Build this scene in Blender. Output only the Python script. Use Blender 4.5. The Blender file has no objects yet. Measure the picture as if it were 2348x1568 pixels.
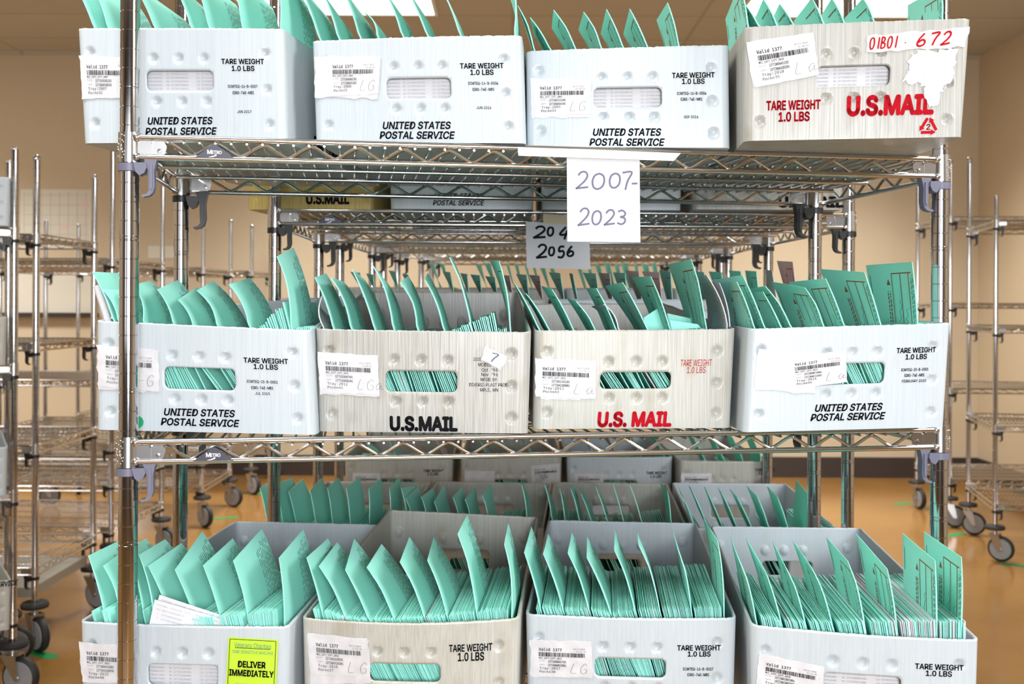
import bpy, math, random, os
import numpy as np
from mathutils import Matrix, Vector
from mathutils.bvhtree import BVHTree

random.seed(7)
rng = np.random.default_rng(11)
IN = 0.0254
EYE = 51.0                      # camera height above the floor, inches
SC = bpy.context.scene
COL = SC.collection
R = math.radians

# ------------------------------------------------------------------ camera
FPX, YH, ROLL = 2378.7, 693.67, 0.0042
cam_d = bpy.data.cameras.new('camera')
cam = bpy.data.objects.new('camera', cam_d)
COL.objects.link(cam)
cam.matrix_world = Matrix.Translation((0, 0, EYE * IN)) @ Matrix.Rotation(R(90), 4, 'X') @ Matrix.Rotation(ROLL, 4, 'Z')
cam_d.sensor_width = 36.0
cam_d.lens = FPX / 2348 * 36.0
cam_d.shift_y = -(784 - YH) / 2348
cam_d.clip_start = 0.05
cam_d.dof.use_dof = True
cam_d.dof.focus_distance = 1.46
cam_d.dof.aperture_fstop = 8.0
SC.camera = cam

# ------------------------------------------------------------------ world, exposure
w = bpy.data.worlds.new('world')
SC.world = w
w.use_nodes = True
w.node_tree.nodes['Background'].inputs[0].default_value = (0.05, 0.05, 0.05, 1)
SC.view_settings.view_transform = 'Standard'
SC.view_settings.look = 'None'
SC.view_settings.gamma = 1.0
SC.view_settings.exposure = 0.55
SC.view_settings.use_curve_mapping = False
SC.cycles.use_adaptive_sampling = True
SC.cycles.adaptive_threshold = 0.02
SC.cycles.max_bounces = 6
SC.cycles.diffuse_bounces = 3
SC.cycles.glossy_bounces = 4
SC.cycles.transmission_bounces = 3


def P(X, Y, Z):
    """inches from the lens (right, ahead, up) -> world metres"""
    return Vector((X * IN, Y * IN, (Z + EYE) * IN))


# ------------------------------------------------------------------ lights of the room, plus an added fill
def area(name, loc, target, sx, sy, power, color, spread=180):
    d = bpy.data.lights.new(name, 'AREA')
    d.shape = 'RECTANGLE'
    d.size, d.size_y = sx * IN, sy * IN
    d.energy = power
    d.color = color
    d.spread = R(spread)
    o = bpy.data.objects.new(name, d)
    COL.objects.link(o)
    o.location = P(*loc)
    o.rotation_euler = (P(*target) - P(*loc)).to_track_quat('-Z', 'Y').to_euler()
    return o


CEIL = 73.0
# the photographer's softbox, above and right of the lens
area('flash_softbox', (16, -56, 6), (-2, 60, -8), 36, 36, 58, (0.92, 0.96, 1.0))
# added fill light high on the right, brightens the right-facing envelopes
area('fill_light_right', (110, 0, 62), (0, 62, -4), 44, 44, 50, (0.95, 0.98, 1.0))
TROFFERS = [(x, y) for y in (250, 140, 36, -62) for x in (-166, -43, 80)]
LAMP_W = {250: 40, 140: 9, 36: 24, -62: 5}
for x, y in TROFFERS:
    area('troffer_lamp', (x, y, CEIL - 1.2), (x, y, 0), 45, 21, LAMP_W[y] * (0.7 if (x, y) == (80, 36) else 1.1), (1.0, 0.975, 0.93), 112 if y > 200 else 150)


# ------------------------------------------------------------------ materials
def mat(name, color, rough=0.5, metal=0.0, spec=0.5):
    m = bpy.data.materials.new(name)
    m.use_nodes = True
    b = m.node_tree.nodes['Principled BSDF']
    b.inputs['Base Color'].default_value = (*color, 1)
    b.inputs['Roughness'].default_value = rough
    b.inputs['Metallic'].default_value = metal
    b.inputs['Specular IOR Level'].default_value = spec
    return m


def nodes(m):
    nt = m.node_tree
    return nt, nt.nodes, nt.links, nt.nodes['Principled BSDF']


def noise_mix(m, scale3, c1, c2, lo=0.35, hi=0.65, bump=0.0, detail=3.0, dist=0.002, coord='Object'):
    nt, N, L, b = nodes(m)
    tc = N.new('ShaderNodeTexCoord')
    mp = N.new('ShaderNodeMapping')
    mp.inputs['Scale'].default_value = scale3
    L.new(tc.outputs[coord], mp.inputs['Vector'])
    nz = N.new('ShaderNodeTexNoise')
    nz.inputs['Scale'].default_value = 1.0
    nz.inputs['Detail'].default_value = detail
    L.new(mp.outputs[0], nz.inputs['Vector'])
    rp = N.new('ShaderNodeValToRGB')
    rp.color_ramp.elements[0].position = lo
    rp.color_ramp.elements[1].position = hi
    rp.color_ramp.elements[0].color = (*c1, 1)
    rp.color_ramp.elements[1].color = (*c2, 1)
    L.new(nz.outputs['Fac'], rp.inputs['Fac'])
    L.new(rp.outputs['Color'], b.inputs['Base Color'])
    if bump:
        bp = N.new('ShaderNodeBump')
        bp.inputs['Strength'].default_value = bump
        bp.inputs['Distance'].default_value = dist
        L.new(nz.outputs['Fac'], bp.inputs['Height'])
        L.new(bp.outputs['Normal'], b.inputs['Normal'])
    return rp, nz, tc


def tray_mat(name, c1, c2, dirt=(0.3, 0.25, 0.15), dirt_lo=0.62, dirt_hi=0.85, bump=0.25):
    """corrugated polypropylene: fine vertical flutes, long streaks, blotchy dirt"""
    m = mat(name, c2, 0.36, 0, 0.5)
    rp, nz, tc = noise_mix(m, (420, 420, 6), c1, c2, 0.3, 0.7, bump, 2.0, 0.0012)
    nt, N, L, b = nodes(m)
    n2 = N.new('ShaderNodeTexNoise')
    mp = N.new('ShaderNodeMapping')
    mp.inputs['Scale'].default_value = (26, 26, 12)
    L.new(tc.outputs['Object'], mp.inputs['Vector'])
    L.new(mp.outputs[0], n2.inputs['Vector'])
    n2.inputs['Scale'].default_value = 1.0
    n2.inputs['Detail'].default_value = 6.0
    r2 = N.new('ShaderNodeMapRange')
    r2.inputs['From Min'].default_value = dirt_lo
    r2.inputs['From Max'].default_value = dirt_hi
    L.new(n2.outputs['Fac'], r2.inputs['Value'])
    mx = N.new('ShaderNodeMix')
    mx.data_type = 'RGBA'
    L.new(r2.outputs[0], mx.inputs['Factor'])
    L.new(rp.outputs['Color'], mx.inputs['A'])
    mx.inputs['B'].default_value = (*dirt, 1)
    L.new(mx.outputs['Result'], b.inputs['Base Color'])
    return m


def translucent(m, color, fac):
    nt, N, L, b = nodes(m)
    out = N['Material Output']
    t = N.new('ShaderNodeBsdfTranslucent')
    t.inputs['Color'].default_value = (*color, 1)
    mx = N.new('ShaderNodeMixShader')
    mx.inputs['Fac'].default_value = fac
    L.new(b.outputs[0], mx.inputs[1])
    L.new(t.outputs[0], mx.inputs[2])
    L.new(mx.outputs[0], out.inputs['Surface'])


M = {}
M['chrome'] = mat('chrome', (0.58, 0.58, 0.61), 0.1, 1.0)
M['wire'] = mat('chromed_wire', (0.60, 0.60, 0.60), 0.18, 1.0)
M['cast'] = mat('cast_collar', (0.6, 0.6, 0.61), 0.22, 1.0)
_, N_, L_, b_ = nodes(M['cast'])
M['grey_plastic'] = mat('slate_plastic', (0.15, 0.15, 0.215), 0.45)
M['black_plastic'] = mat('black_plastic', (0.012, 0.012, 0.013), 0.4)
M['badge'] = mat('badge_blue', (0.035, 0.035, 0.06), 0.35)
M['white_print'] = mat('white_print', (0.85, 0.85, 0.87), 0.5)
M['tray_white'] = tray_mat('white_corrugated_plastic', (0.475, 0.54, 0.585), (0.53, 0.585, 0.625), (0.46, 0.47, 0.45), 0.62, 0.95)
M['tray_aged'] = tray_mat('aged_corrugated_plastic', (0.34, 0.335, 0.31), (0.48, 0.48, 0.455), (0.25, 0.22, 0.16), 0.56, 0.85, 0.4)
M['tray_cream'] = tray_mat('cream_corrugated_plastic', (0.42, 0.42, 0.38), (0.52, 0.52, 0.48), (0.34, 0.30, 0.21), 0.56, 0.85, 0.3)
M['tray_yellow'] = tray_mat('yellowed_corrugated_plastic', (0.36, 0.27, 0.07), (0.50, 0.40, 0.13), (0.16, 0.09, 0.03), 0.6, 0.8, 0.4)
M['green'] = mat('green_paper', (0.41, 0.95, 0.84), 0.6, 0, 0.3)
translucent(M['green'], (0.05, 0.80, 0.52), 0.14)
M['white_paper'] = mat('white_paper', (0.66, 0.66, 0.69), 0.6, 0, 0.25)
M['pink_paper'] = mat('pink_white_paper', (0.78, 0.62, 0.6), 0.6, 0, 0.25)
M['label_paper'] = mat('label_paper', (0.85, 0.85, 0.87), 0.45)
noise_mix(M['label_paper'], (55, 55, 55), (0.60, 0.60, 0.63), (0.67, 0.67, 0.70), 0.4, 0.6, 0.35, 3, 0.0016)
M['lime_paper'] = mat('lime_paper', (0.50, 0.72, 0.04), 0.45)
M['tape'] = mat('masking_tape', (0.62, 0.60, 0.57), 0.4)
M['tan_tape'] = mat('tan_tape', (0.55, 0.45, 0.28), 0.4)
M['ink'] = mat('black_ink', (0.006, 0.006, 0.008), 0.6, 0, 0.08)
M['grey_ink'] = mat('faded_ink', (0.16, 0.16, 0.18), 0.5)
M['pale_ink'] = mat('pale_ink', (0.34, 0.34, 0.37), 0.5)
M['red_ink'] = mat('red_ink', (0.44, 0.003, 0.012), 0.6, 0, 0.08)
M['pen'] = mat('blue_black_pen', (0.17, 0.16, 0.25), 0.6, 0, 0.08)
M['green_ink'] = mat('print_on_green', (0.07, 0.27, 0.21), 0.6)
M['red_on_green'] = mat('red_print_on_green', (0.30, 0.09, 0.035), 0.6)
M['blue_ink'] = mat('blue_dots', (0.30, 0.36, 0.48), 0.6)
M['rubber'] = mat('rubber', (0.02, 0.02, 0.02), 0.6)
M['grey_wheel'] = mat('grey_wheel', (0.30, 0.31, 0.33), 0.5)
M['steel'] = mat('steel', (0.55, 0.55, 0.55), 0.3, 1.0)
M['floor'] = mat('sealed_orange_floor', (0.33, 0.15, 0.03), 0.16)
noise_mix(M['floor'], (1.5, 1.5, 1.5), (0.25, 0.12, 0.028), (0.32, 0.165, 0.045), 0.3, 0.7, 0, 4)
M['wall'] = mat('beige_wall', (0.60, 0.495, 0.365), 0.7, 0, 0.2)
noise_mix(M['wall'], (120, 120, 120), (0.59, 0.492, 0.357), (0.62, 0.518, 0.377), 0.3, 0.7, 0.1, 3, 0.001)
M['dark_wall'] = mat('darkened_wall', (0.16, 0.13, 0.11), 0.7, 0, 0.2)  # colour darkened so the chrome mirrors a dim room behind the lens
M['baseboard'] = mat('brown_baseboard', (0.045, 0.033, 0.03), 0.45)
M['tile'] = mat('ceiling_tile', (0.62, 0.57, 0.47), 0.85, 0, 0.1)
M['green_tape'] = mat('green_floor_tape', (0.01, 0.25, 0.07), 0.5)
M['plank'] = mat('grey_dunnage', (0.40, 0.38, 0.33), 0.5)
M['board'] = mat('whiteboard', (0.72, 0.70, 0.62), 0.4)
M['trim_white'] = mat('white_trim', (0.8, 0.8, 0.78), 0.5)
M['dot_green'] = mat('green_sticker', (0.01, 0.33, 0.14), 0.4)
md = bpy.data.materials.new('lamp_diffuser')
md.use_nodes = True
bd = md.node_tree.nodes['Principled BSDF']
bd.inputs['Base Color'].default_value = (0.9, 0.9, 0.85, 1)
bd.inputs['Emission Color'].default_value = (1.0, 0.96, 0.86, 1)
bd.inputs['Emission Strength'].default_value = 2.2
M['diffuser'] = md
M['added_glow'] = md.copy()  # glow of the added panels, there only to show in the chrome
M['added_glow'].name = 'added_glow_face'
M['added_glow'].node_tree.nodes['Principled BSDF'].inputs['Emission Color'].default_value = (0.9, 0.95, 1.0, 1)
M['added_glow'].node_tree.nodes['Principled BSDF'].inputs['Emission Strength'].default_value = 0.8
# ceiling grid: bricks sized like lay-in tiles
nt, N_, L_, b_ = nodes(M['tile'])
tc = N_.new('ShaderNodeTexCoord')
br = N_.new('ShaderNodeTexBrick')
br.offset = 0.0
br.inputs['Scale'].default_value = 1.0
br.inputs['Brick Width'].default_value = 48 * IN
br.inputs['Row Height'].default_value = 24 * IN
br.inputs['Mortar Size'].default_value = 0.5 * IN
br.inputs['Color1'].default_value = (0.50, 0.47, 0.39, 1)
br.inputs['Color2'].default_value = (0.485, 0.455, 0.38, 1)
br.inputs['Mortar'].default_value = (0.40, 0.37, 0.30, 1)
L_.new(tc.outputs['Object'], br.inputs['Vector'])
L_.new(br.outputs['Color'], b_.inputs['Base Color'])


# ------------------------------------------------------------------ mesh helpers
class MB:
    """collects vertices (inches in the lens frame, or any frame) and faces with material slots"""
    def __init__(self):
        self.v, self.f, self.m, self.n = [], [], [], 0

    def add(self, v, f, mi=0):
        v = np.asarray(v, float).reshape(-1, 3)
        self.v.append(v)
        self.f += [tuple(int(i) + self.n for i in q) for q in f]
        self.m += [mi] * len(f)
        self.n += len(v)
        return self

    def box(self, x0, x1, y0, y1, z0, z1, mi=0):
        v = [(x, y, z) for z in (z0, z1) for y in (y0, y1) for x in (x0, x1)]
        return self.add(v, [(0, 2, 3, 1), (4, 5, 7, 6), (0, 1, 5, 4), (2, 6, 7, 3), (0, 4, 6, 2), (1, 3, 7, 5)], mi)

    def hexa(self, c, mi=0):
        """eight corners: bottom ring then top ring"""
        return self.add(c, [(3, 2, 1, 0), (4, 5, 6, 7), (0, 1, 5, 4), (1, 2, 6, 5), (2, 3, 7, 6), (3, 0, 4, 7)], mi)

    def tube(self, pts, r, n=8, mi=0, cap=True):
        pts = np.asarray(pts, float)
        k = len(pts)
        t = np.gradient(pts, axis=0)
        t /= np.linalg.norm(t, axis=1)[:, None] + 1e-12
        up = np.array([0, 0, 1.0]) if abs(t[0][2]) < 0.9 else np.array([1.0, 0, 0])
        vs = []
        a = np.cross(t[0], up)
        a /= np.linalg.norm(a)
        for i in range(k):
            a = a - t[i] * a.dot(t[i])
            a /= np.linalg.norm(a)
            b = np.cross(t[i], a)
            th = np.arange(n) * 2 * math.pi / n
            vs.append(pts[i] + r * (np.cos(th)[:, None] * a + np.sin(th)[:, None] * b))
        f = []
        for i in range(k - 1):
            for j in range(n):
                f.append((i * n + j, (i + 1) * n + j, (i + 1) * n + (j + 1) % n, i * n + (j + 1) % n))
        if cap:
            f.append(tuple(range(n)))
            f.append(tuple((k - 1) * n + j for j in reversed(range(n))))
        return self.add(np.vstack(vs), f, mi)

    def lathe(self, prof, n=24, o=(0, 0, 0), axis='Z', mi=0):
        th = np.arange(n) * 2 * math.pi / n
        v = []
        for r, h in prof:
            c, s = r * np.cos(th), r * np.sin(th)
            hh = np.full(n, h)
            v.append(np.stack([c, s, hh] if axis == 'Z' else ([hh, c, s] if axis == 'X' else [s, hh, c]), 1))
        f = []
        for i in range(len(prof) - 1):
            for j in range(n):
                f.append((i * n + j, i * n + (j + 1) % n, (i + 1) * n + (j + 1) % n, (i + 1) * n + j))
        return self.add(np.vstack(v) + np.array(o), f, mi)

    def ball(self, c, r, mi=0):
        return self.lathe([(max(1e-3, r * math.sin(t)), -r * math.cos(t)) for t in np.linspace(0, math.pi, 7)], 10, c, 'Z', mi)

    def extrude(self, prof, y0, y1, mi=0):
        """closed outline in x,z pushed along y"""
        k = len(prof)
        v = [(x, y0, z) for x, z in prof] + [(x, y1, z) for x, z in prof]
        f = [tuple(range(k)), tuple(reversed(range(k, 2 * k)))]
        f += [(i, k + i, k + (i + 1) % k, (i + 1) % k) for i in range(k)]
        return self.add(v, f, mi)


def mesh(name, mb, mats, origin=(0, 0, 0), smooth=True, scale=IN):
    """mesh data from an MB: vertices taken relative to origin (same frame), in metres"""
    me = bpy.data.meshes.new(name)
    v = (np.vstack(mb.v) - np.array(origin, float)) * scale
    me.from_pydata(v.tolist(), [], mb.f)
    for m in mats:
        me.materials.append(m)
    me.polygons.foreach_set('material_index', np.array(mb.m, dtype=np.int32))
    me.polygons.foreach_set('use_smooth', np.full(len(mb.f), smooth))
    me.update()
    if smooth:
        try:
            me.set_sharp_from_angle(angle=R(38))
        except Exception:
            pass
    return me


def obj(name, me, parent=None, loc=None):
    o = bpy.data.objects.new(name, me)
    COL.objects.link(o)
    if parent is not None:
        o.parent = parent
    if loc is not None:
        o.location = loc
    return o


def tag(o, label=None, cat=None, group=None, kind=None):
    if label:
        o['label'] = label
    if cat:
        o['category'] = cat
    if group:
        o['group'] = group
    if kind:
        o['kind'] = kind
    return o


def thing(name, loc, label, cat, group=None, rz=0.0):
    o = bpy.data.objects.new(name, None)
    o.empty_display_size = 0.05
    COL.objects.link(o)
    o.location = loc
    o.rotation_euler = (0, 0, rz)
    return tag(o, label, cat, group)


# ------------------------------------------------------------------ lens geometry (measuring only)
CR, SR = math.cos(ROLL), math.sin(ROLL)


def at(px, py, Y):
    """the point Y inches ahead that the photograph shows at pixel px, py"""
    dx, dy = px - 1174, py - 784
    X = CR * dx + SR * dy
    V = -SR * dx + CR * dy - (YH - 784)
    return np.array([X / FPX * Y, Y, -V / FPX * Y])


def pix(p):
    X = FPX * p[0] / p[1]
    V = -FPX * p[2] / p[1] + YH - 784
    return np.array([1174 + CR * X - SR * V, 784 + SR * X + CR * V])


# ------------------------------------------------------------------ lettering
_fonts = {}


def font(kind):
    if kind not in _fonts:
        f = None
        try:
            d = bpy.utils.system_resource('DATAFILES', path='fonts')
            f = bpy.data.fonts.load(os.path.join(d, {'sans': 'Inter.woff2', 'mono': 'DejaVuSansMono.woff2'}[kind]))
        except Exception:
            f = None
        _fonts[kind] = f
    return _fonts[kind]


_tcache, _cap = {}, {}


def glyphs(s, kind='sans', bold=0.0, shear=0.0):
    """flat lettering with capital height 1, left edge and baseline at 0"""
    key = (s, kind, bold, shear)
    if key in _tcache:
        return _tcache[key]
    c = bpy.data.curves.new('lettering', 'FONT')
    c.body = s
    if font(kind):
        c.font = font(kind)
    c.offset = bold
    c.shear = shear
    c.resolution_u = 3
    c.dimensions = '2D'
    c.fill_mode = 'FRONT'
    o = bpy.data.objects.new('lettering', c)
    COL.objects.link(o)
    dg = bpy.context.evaluated_depsgraph_get()
    me = o.evaluated_get(dg).to_mesh()
    v = np.array([(a.co.x, a.co.y) for a in me.vertices]) if len(me.vertices) else np.zeros((0, 2))
    f = [tuple(p.vertices) for p in me.polygons]
    o.evaluated_get(dg).to_mesh_clear()
    bpy.data.objects.remove(o)
    bpy.data.curves.remove(c)
    if s != 'H':
        k = glyphs('H', kind)[0][:, 1].max() if kind not in _cap else _cap[kind]
        _cap[kind] = k
    else:
        k = 1.0
    if len(v):
        v = v / k
        v[:, 0] -= v[:, 0].min()
    _tcache[key] = (v, f)
    return _tcache[key]


def write(mb, fmap, s, cx, cy, cap, width=None, kind='sans', bold=0.0, shear=0.0, mi=0, rot=0.0, anchor='c'):
    """lettering centred at cx, cy of a flat frame; fmap turns (n,2) frame points into (n,3)"""
    v, f = glyphs(s, kind, 0.0, shear)
    if not len(v):
        return
    v = v.copy()
    wd = v[:, 0].max()
    if bold:                                   # heavier strokes: the outline laid down again around itself
        d = bold * 2.1
        k, v0, f0 = len(v), v, f
        sh = [(0, 0)] + [(d * math.cos(R(a)), d * math.sin(R(a))) for a in range(0, 360, 45)]
        v = np.vstack([v0 + q for q in sh])
        f = [tuple(i + k * j for i in q) for j in range(len(sh)) for q in f0]
    sx = (width / wd) if width else cap
    v[:, 0] *= sx
    v[:, 1] *= cap
    if anchor == 'c':
        v[:, 0] -= wd * sx / 2
    v[:, 1] -= cap / 2
    c, s_ = math.cos(rot), math.sin(rot)
    v = np.stack([c * v[:, 0] - s_ * v[:, 1] + cx, s_ * v[:, 0] + c * v[:, 1] + cy], 1)
    mb.add(fmap(v), f, mi)


STROKES = {
    '0': [[(.5, 1), (.2, .85), (.08, .5), (.2, .12), (.5, 0), (.8, .15), (.92, .5), (.8, .87), (.5, 1)]],
    '1': [[(.5, 1), (.45, 0)]],
    '2': [[(.1, .78), (.3, .98), (.62, 1), (.8, .78), (.62, .45), (.1, .02), (.1, .0), (.95, .1)]],
    '3': [[(.1, .9), (.5, 1), (.85, .82), (.75, .6), (.4, .52), (.8, .45), (.9, .2), (.6, 0), (.1, .08)]],
    '4': [[(.62, 1), (.05, .35), (.95, .42)], [(.8, .75), (.55, -.05)]],
    '5': [[(.85, 1), (.3, .95), (.22, .55), (.7, .6), (.85, .3), (.6, .02), (.08, .05)]],
    '6': [[(.65, 1), (.25, .6), (.1, .2), (.35, 0), (.8, .1), (.85, .38), (.55, .5), (.2, .3)]],
    '7': [[(.08, .95), (.9, 1), (.6, .5), (.45, 0)]],
    '-': [[(.1, .45), (.9, .5)]],
    '.': [[(.4, .4), (.6, .42)]],
    'B': [[(.2, 1), (.12, 0)], [(.2, 1), (.75, .88), (.65, .6), (.2, .52), (.85, .4), (.8, .1), (.12, 0)]],
    'L': [[(.3, 1), (.1, .1), (.8, .05)]],
    'G': [[(.9, .8), (.6, 1), (.15, .6), (.3, .05), (.85, .1), (.85, .45), (.5, .45)]],
    'a': [[(.85, .6), (.4, .65), (.15, .3), (.4, .05), (.8, .5), (.8, .1), (1.2, .2)]],
}


def smooth_line(p, k=5):
    p = np.array(p, float)
    if len(p) < 3:
        return p
    q = np.vstack([2 * p[0] - p[1], p, 2 * p[-1] - p[-2]])
    out = []
    for i in range(1, len(q) - 2):
        for t in np.linspace(0, 1, k, endpoint=False):
            a, b, c, d = q[i - 1], q[i], q[i + 1], q[i + 2]
            out.append(0.5 * (2 * b + (c - a) * t + (2 * a - 5 * b + 4 * c - d) * t * t + (3 * b - a - 3 * c + d) * t ** 3))
    out.append(p[-1])
    return np.array(out)


def ribbon(mb, fmap, line, wd, mi=0):
    line = np.asarray(line, float)
    t = np.gradient(line, axis=0)
    t /= np.linalg.norm(t, axis=1)[:, None] + 1e-9
    n = np.stack([-t[:, 1], t[:, 0]], 1)
    v = np.vstack([line + n * wd / 2, line - n * wd / 2])
    k = len(line)
    mb.add(fmap(v), [(i + 1, i, k + i, k + i + 1) for i in range(k - 1)], mi)


def hand(mb, fmap, s, x, y, ch, cw, gap, wd, mi=0, slant=0.12):
    """handwritten characters, lower left at x, y"""
    for ch_ in s:
        if ch_ != ' ':
            for st in STROKES[ch_]:
                p = smooth_line(st)
                q = np.stack([x + (p[:, 0] + slant * p[:, 1]) * cw, y + p[:, 1] * ch], 1)
                ribbon(mb, fmap, q, wd, mi)
        x += cw * (0.55 if ch_ in '1.' else 1) + gap


def quad_map(base, c):
    """bilinear frame: u across, v up, over corners TL, TR, BL, BR of a flat frame"""
    tl, tr, bl, br = [np.array(q, float) for q in c]

    def f(uv):
        u, v = uv[:, :1], uv[:, 1:]
        return base((1 - v) * ((1 - u) * bl + u * br) + v * ((1 - u) * tl + u * tr))
    return f


# ================================================================== ROOM
def struct(name, mb, m, smooth=False):
    o = obj(name, mesh(name, mb, [m], smooth=smooth))
    o.location = (0, 0, EYE * IN)
    o['kind'] = 'structure'
    return o


XL, XR, YB, YF = -215, 137, 305, -165
struct('floor', MB().box(XL, XR + 60, YF, YB + 4, -EYE - 4, -EYE), M['floor'])
struct('ceiling', MB().box(XL, XR + 60, YF, YB + 4, CEIL, CEIL + 3), M['tile'])
struct('wall_back', MB().box(XL, XR + 60, YB, YB + 4, -EYE, CEIL), M['wall'])
struct('wall_right', MB().box(XR, XR + 4, YF, YB, -EYE, CEIL), M['wall'])
struct('wall_left', MB().box(XL - 4, XL, YF, YB, -EYE, CEIL), M['wall'])
struct('wall_front', MB().box(XL, XR + 60, YF - 4, YF, -EYE, CEIL), M['dark_wall'])
for i_, x_ in enumerate((-110, -20, 70)):          # unseen glowing panels added behind the lens for the chrome to reflect
    wf = struct('added_glow_panel_%d' % (i_ + 1), MB().box(x_ - 36, x_ + 36, YF, YF + 1.5, -14, 50), M['trim_white'])
    wg = obj('pane', mesh('pane', MB().box(x_ - 33, x_ + 33, YF + 1.5, YF + 1.7, -11, 47), [M['added_glow']], smooth=False), wf)
struct('baseboard_back', MB().box(XL, XR, YB - 0.6, YB, -EYE, -EYE + 6), M['baseboard'])
struct('baseboard_right', MB().box(XR - 0.6, XR, YF, YB - 0.6, -EYE, -EYE + 6), M['baseboard'])
struct('trim_1', MB().box(XL, XR, YB - 0.8, YB, CEIL - 0.9, CEIL), M['tile'])

for i, (x, y) in enumerate(TROFFERS[:3]):
    where = ['far left of the room, nearest the left wall', 'above the far carts, behind tray 2008',
             'above the far right carts, behind tray 2010'][i]
    t = thing('ceiling_light', P(x, y, CEIL), 'glowing rectangular ceiling light panel ' + where, 'ceiling light', 'ceiling light panels')
    fr = MB()
    for a in ((-24, 24, -12, -11.2), (-24, 24, 11.2, 12), (-24, -23.2, -11.2, 11.2), (23.2, 24, -11.2, 11.2)):
        fr.box(*a, -0.8, -0.02)
    obj('frame', mesh('frame', fr, [M['trim_white']], smooth=False), t)
    obj('diffuser', mesh('diffuser', MB().box(-23.2, 23.2, -11.2, 11.2, -0.5, -0.3), [M['diffuser']], smooth=False), t)

# papers and boards on the far wall
poster = thing('wall_poster', P(-134, YB - 0.1, 24), 'large white gridded wall chart on the beige wall above the left carts', 'poster')
pm = MB().box(-10.5, 10.5, -0.12, 0, -8.7, 8.7)
obj('sheet', mesh('sheet', pm, [M['board']], smooth=False), poster)
gm = MB()
for k in range(8):
    gm.box(-9.5 + 2.6 * k, -9.42 + 2.6 * k, -0.16, -0.13, -8, 8)
for k in range(6):
    gm.box(-9.6, 9.6, -0.16, -0.13, -7.5 + 2.9 * k, -7.42 + 2.9 * k)
gm.box(7.6, 9.2, -0.17, -0.13, 3, 6, 1)
gm.box(1.5, 3.5, -0.17, -0.13, -3, -1.5, 1)
obj('grid', mesh('grid', gm, [M['pale_ink'], M['pink_paper']], smooth=False), poster)
wb = thing('whiteboard', P(-136, YB - 0.1, 2.5), 'long whiteboard low on the wall behind the left carts', 'whiteboard')
obj('panel', mesh('panel', MB().box(-14, 14, -0.5, 0, -6, 6), [M['board']], smooth=False), wb)
obj('ledge', mesh('ledge', MB().box(-14.5, 14.5, -2, 0, -7.4, -6), [M['baseboard']], smooth=False), wb)
for (px, py, sx, sz, lb) in ((375, 578, 9, 1.8, 'small white notice on wall above the left rear cart'),
                             (390, 646, 7, 1.6, 'small white notice on wall below the left rear shelf')):
    c = at(px, py, YB - 0.15)
    o = obj('wall_notice', mesh('wall_notice', MB().box(-sx / 2, sx / 2, -0.05, 0, -sz, sz), [M['board']], smooth=False), None, P(*c))
    tag(o, lb, 'notice')

# ================================================================== SHELVING CARTS
_mc = {}


def post_mesh(h, n=20, grooves=True):
    key = ('post', round(h, 1), n, grooves)
    if key not in _mc:
        r = 0.5
        prof = [(0.001, 0.0), (r, 0.0)]
        if grooves:
            k = 1
            while k < h - 0.5:
                g = 0.035 if k % 8 else 0.05
                prof += [(r, k - g), (r - 0.035, k - g * 0.4), (r - 0.035, k + g * 0.4), (r, k + g)]
                if k % 8 == 0:
                    prof += [(r, k + 0.16), (r - 0.03, k + 0.18), (r - 0.03, k + 0.2), (r, k + 0.22)]
                k += 1
        prof += [(r, h - 0.18), (r * 0.85, h - 0.05), (r * 0.5, h), (0.001, h)]
        _mc[key] = mesh('post', MB().lathe(prof, n), [M['chrome']])
    return _mc[key]


def shelf_mesh(W, D, hi=True):
    """chromed wire shelf; z = 0 is the lower rail; posts at the four corners of 0..W, 0..D"""
    key = ('shelf', W, D, hi)
    if key in _mc:
        return _mc[key]
    mb = MB()
    n1, n2 = (10, 6) if hi else (6, 4)
    UP = 1.03

    def truss(p0, p1, inward, zig=True):
        p0, p1 = np.array(p0, float), np.array(p1, float)
        L = np.linalg.norm(p1 - p0)
        d = (p1 - p0) / L
        for z in (0, UP):
            mb.tube([p0 + d * s + (0, 0, z) for s in np.linspace(0.3, L - 0.3, 3)], 0.16, n1)
        a0, a1 = 2.0, L - 2.0
        k = max(2, int(round((a1 - a0) / 2.42)))
        per = (a1 - a0) / k
        pts = []
        for s in np.linspace(a0, a1, k * (12 if hi else 6) + 1):
            ph = (s - a0) / per
            tri = 2 * abs((ph % 1) - 0.5)          # 1 at ends, 0 mid
            tri = tri * tri * (3 - 2 * tri) * 0.45 + tri * 0.55
            pts.append(p0 + d * s + np.array([0, 0, 0.12 + 0.66 * tri]) + np.array(inward) * 0.02)
        mb.tube(pts, 0.1, n2 + 2)
    y0 = -0.38
    truss((0, y0, 0), (W, y0, 0), (0, 1, 0))
    truss((0, D - y0, 0), (W, D - y0, 0), (0, -1, 0))
    truss((y0, 0, 0), (y0, D, 0), (1, 0, 0))
    truss((W - y0, 0, 0), (W - y0, D, 0), (-1, 0, 0))
    k = int(round((W - 2.4) / 0.806))
    zt = UP - 0.155 - 0.07
    for i in range(k + 1):
        x = 1.2 + (W - 2.4) * i / k
        mb.tube([(x, y0 - 0.12, zt), (x, D / 2, zt), (x, D - y0 + 0.12, zt)], 0.07, n2)
    for fy in (0.2, 0.5, 0.8) if D < 20 else (0.16, 0.39, 0.61, 0.84):
        y = D * fy
        mb.tube([(0.2, y, zt - 0.2), (W / 2, y, zt - 0.2), (W - 0.2, y, zt - 0.2)], 0.13, n1)
    _mc[key] = mesh('shelf', mb, [M['wire']])
    return _mc[key]


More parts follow.
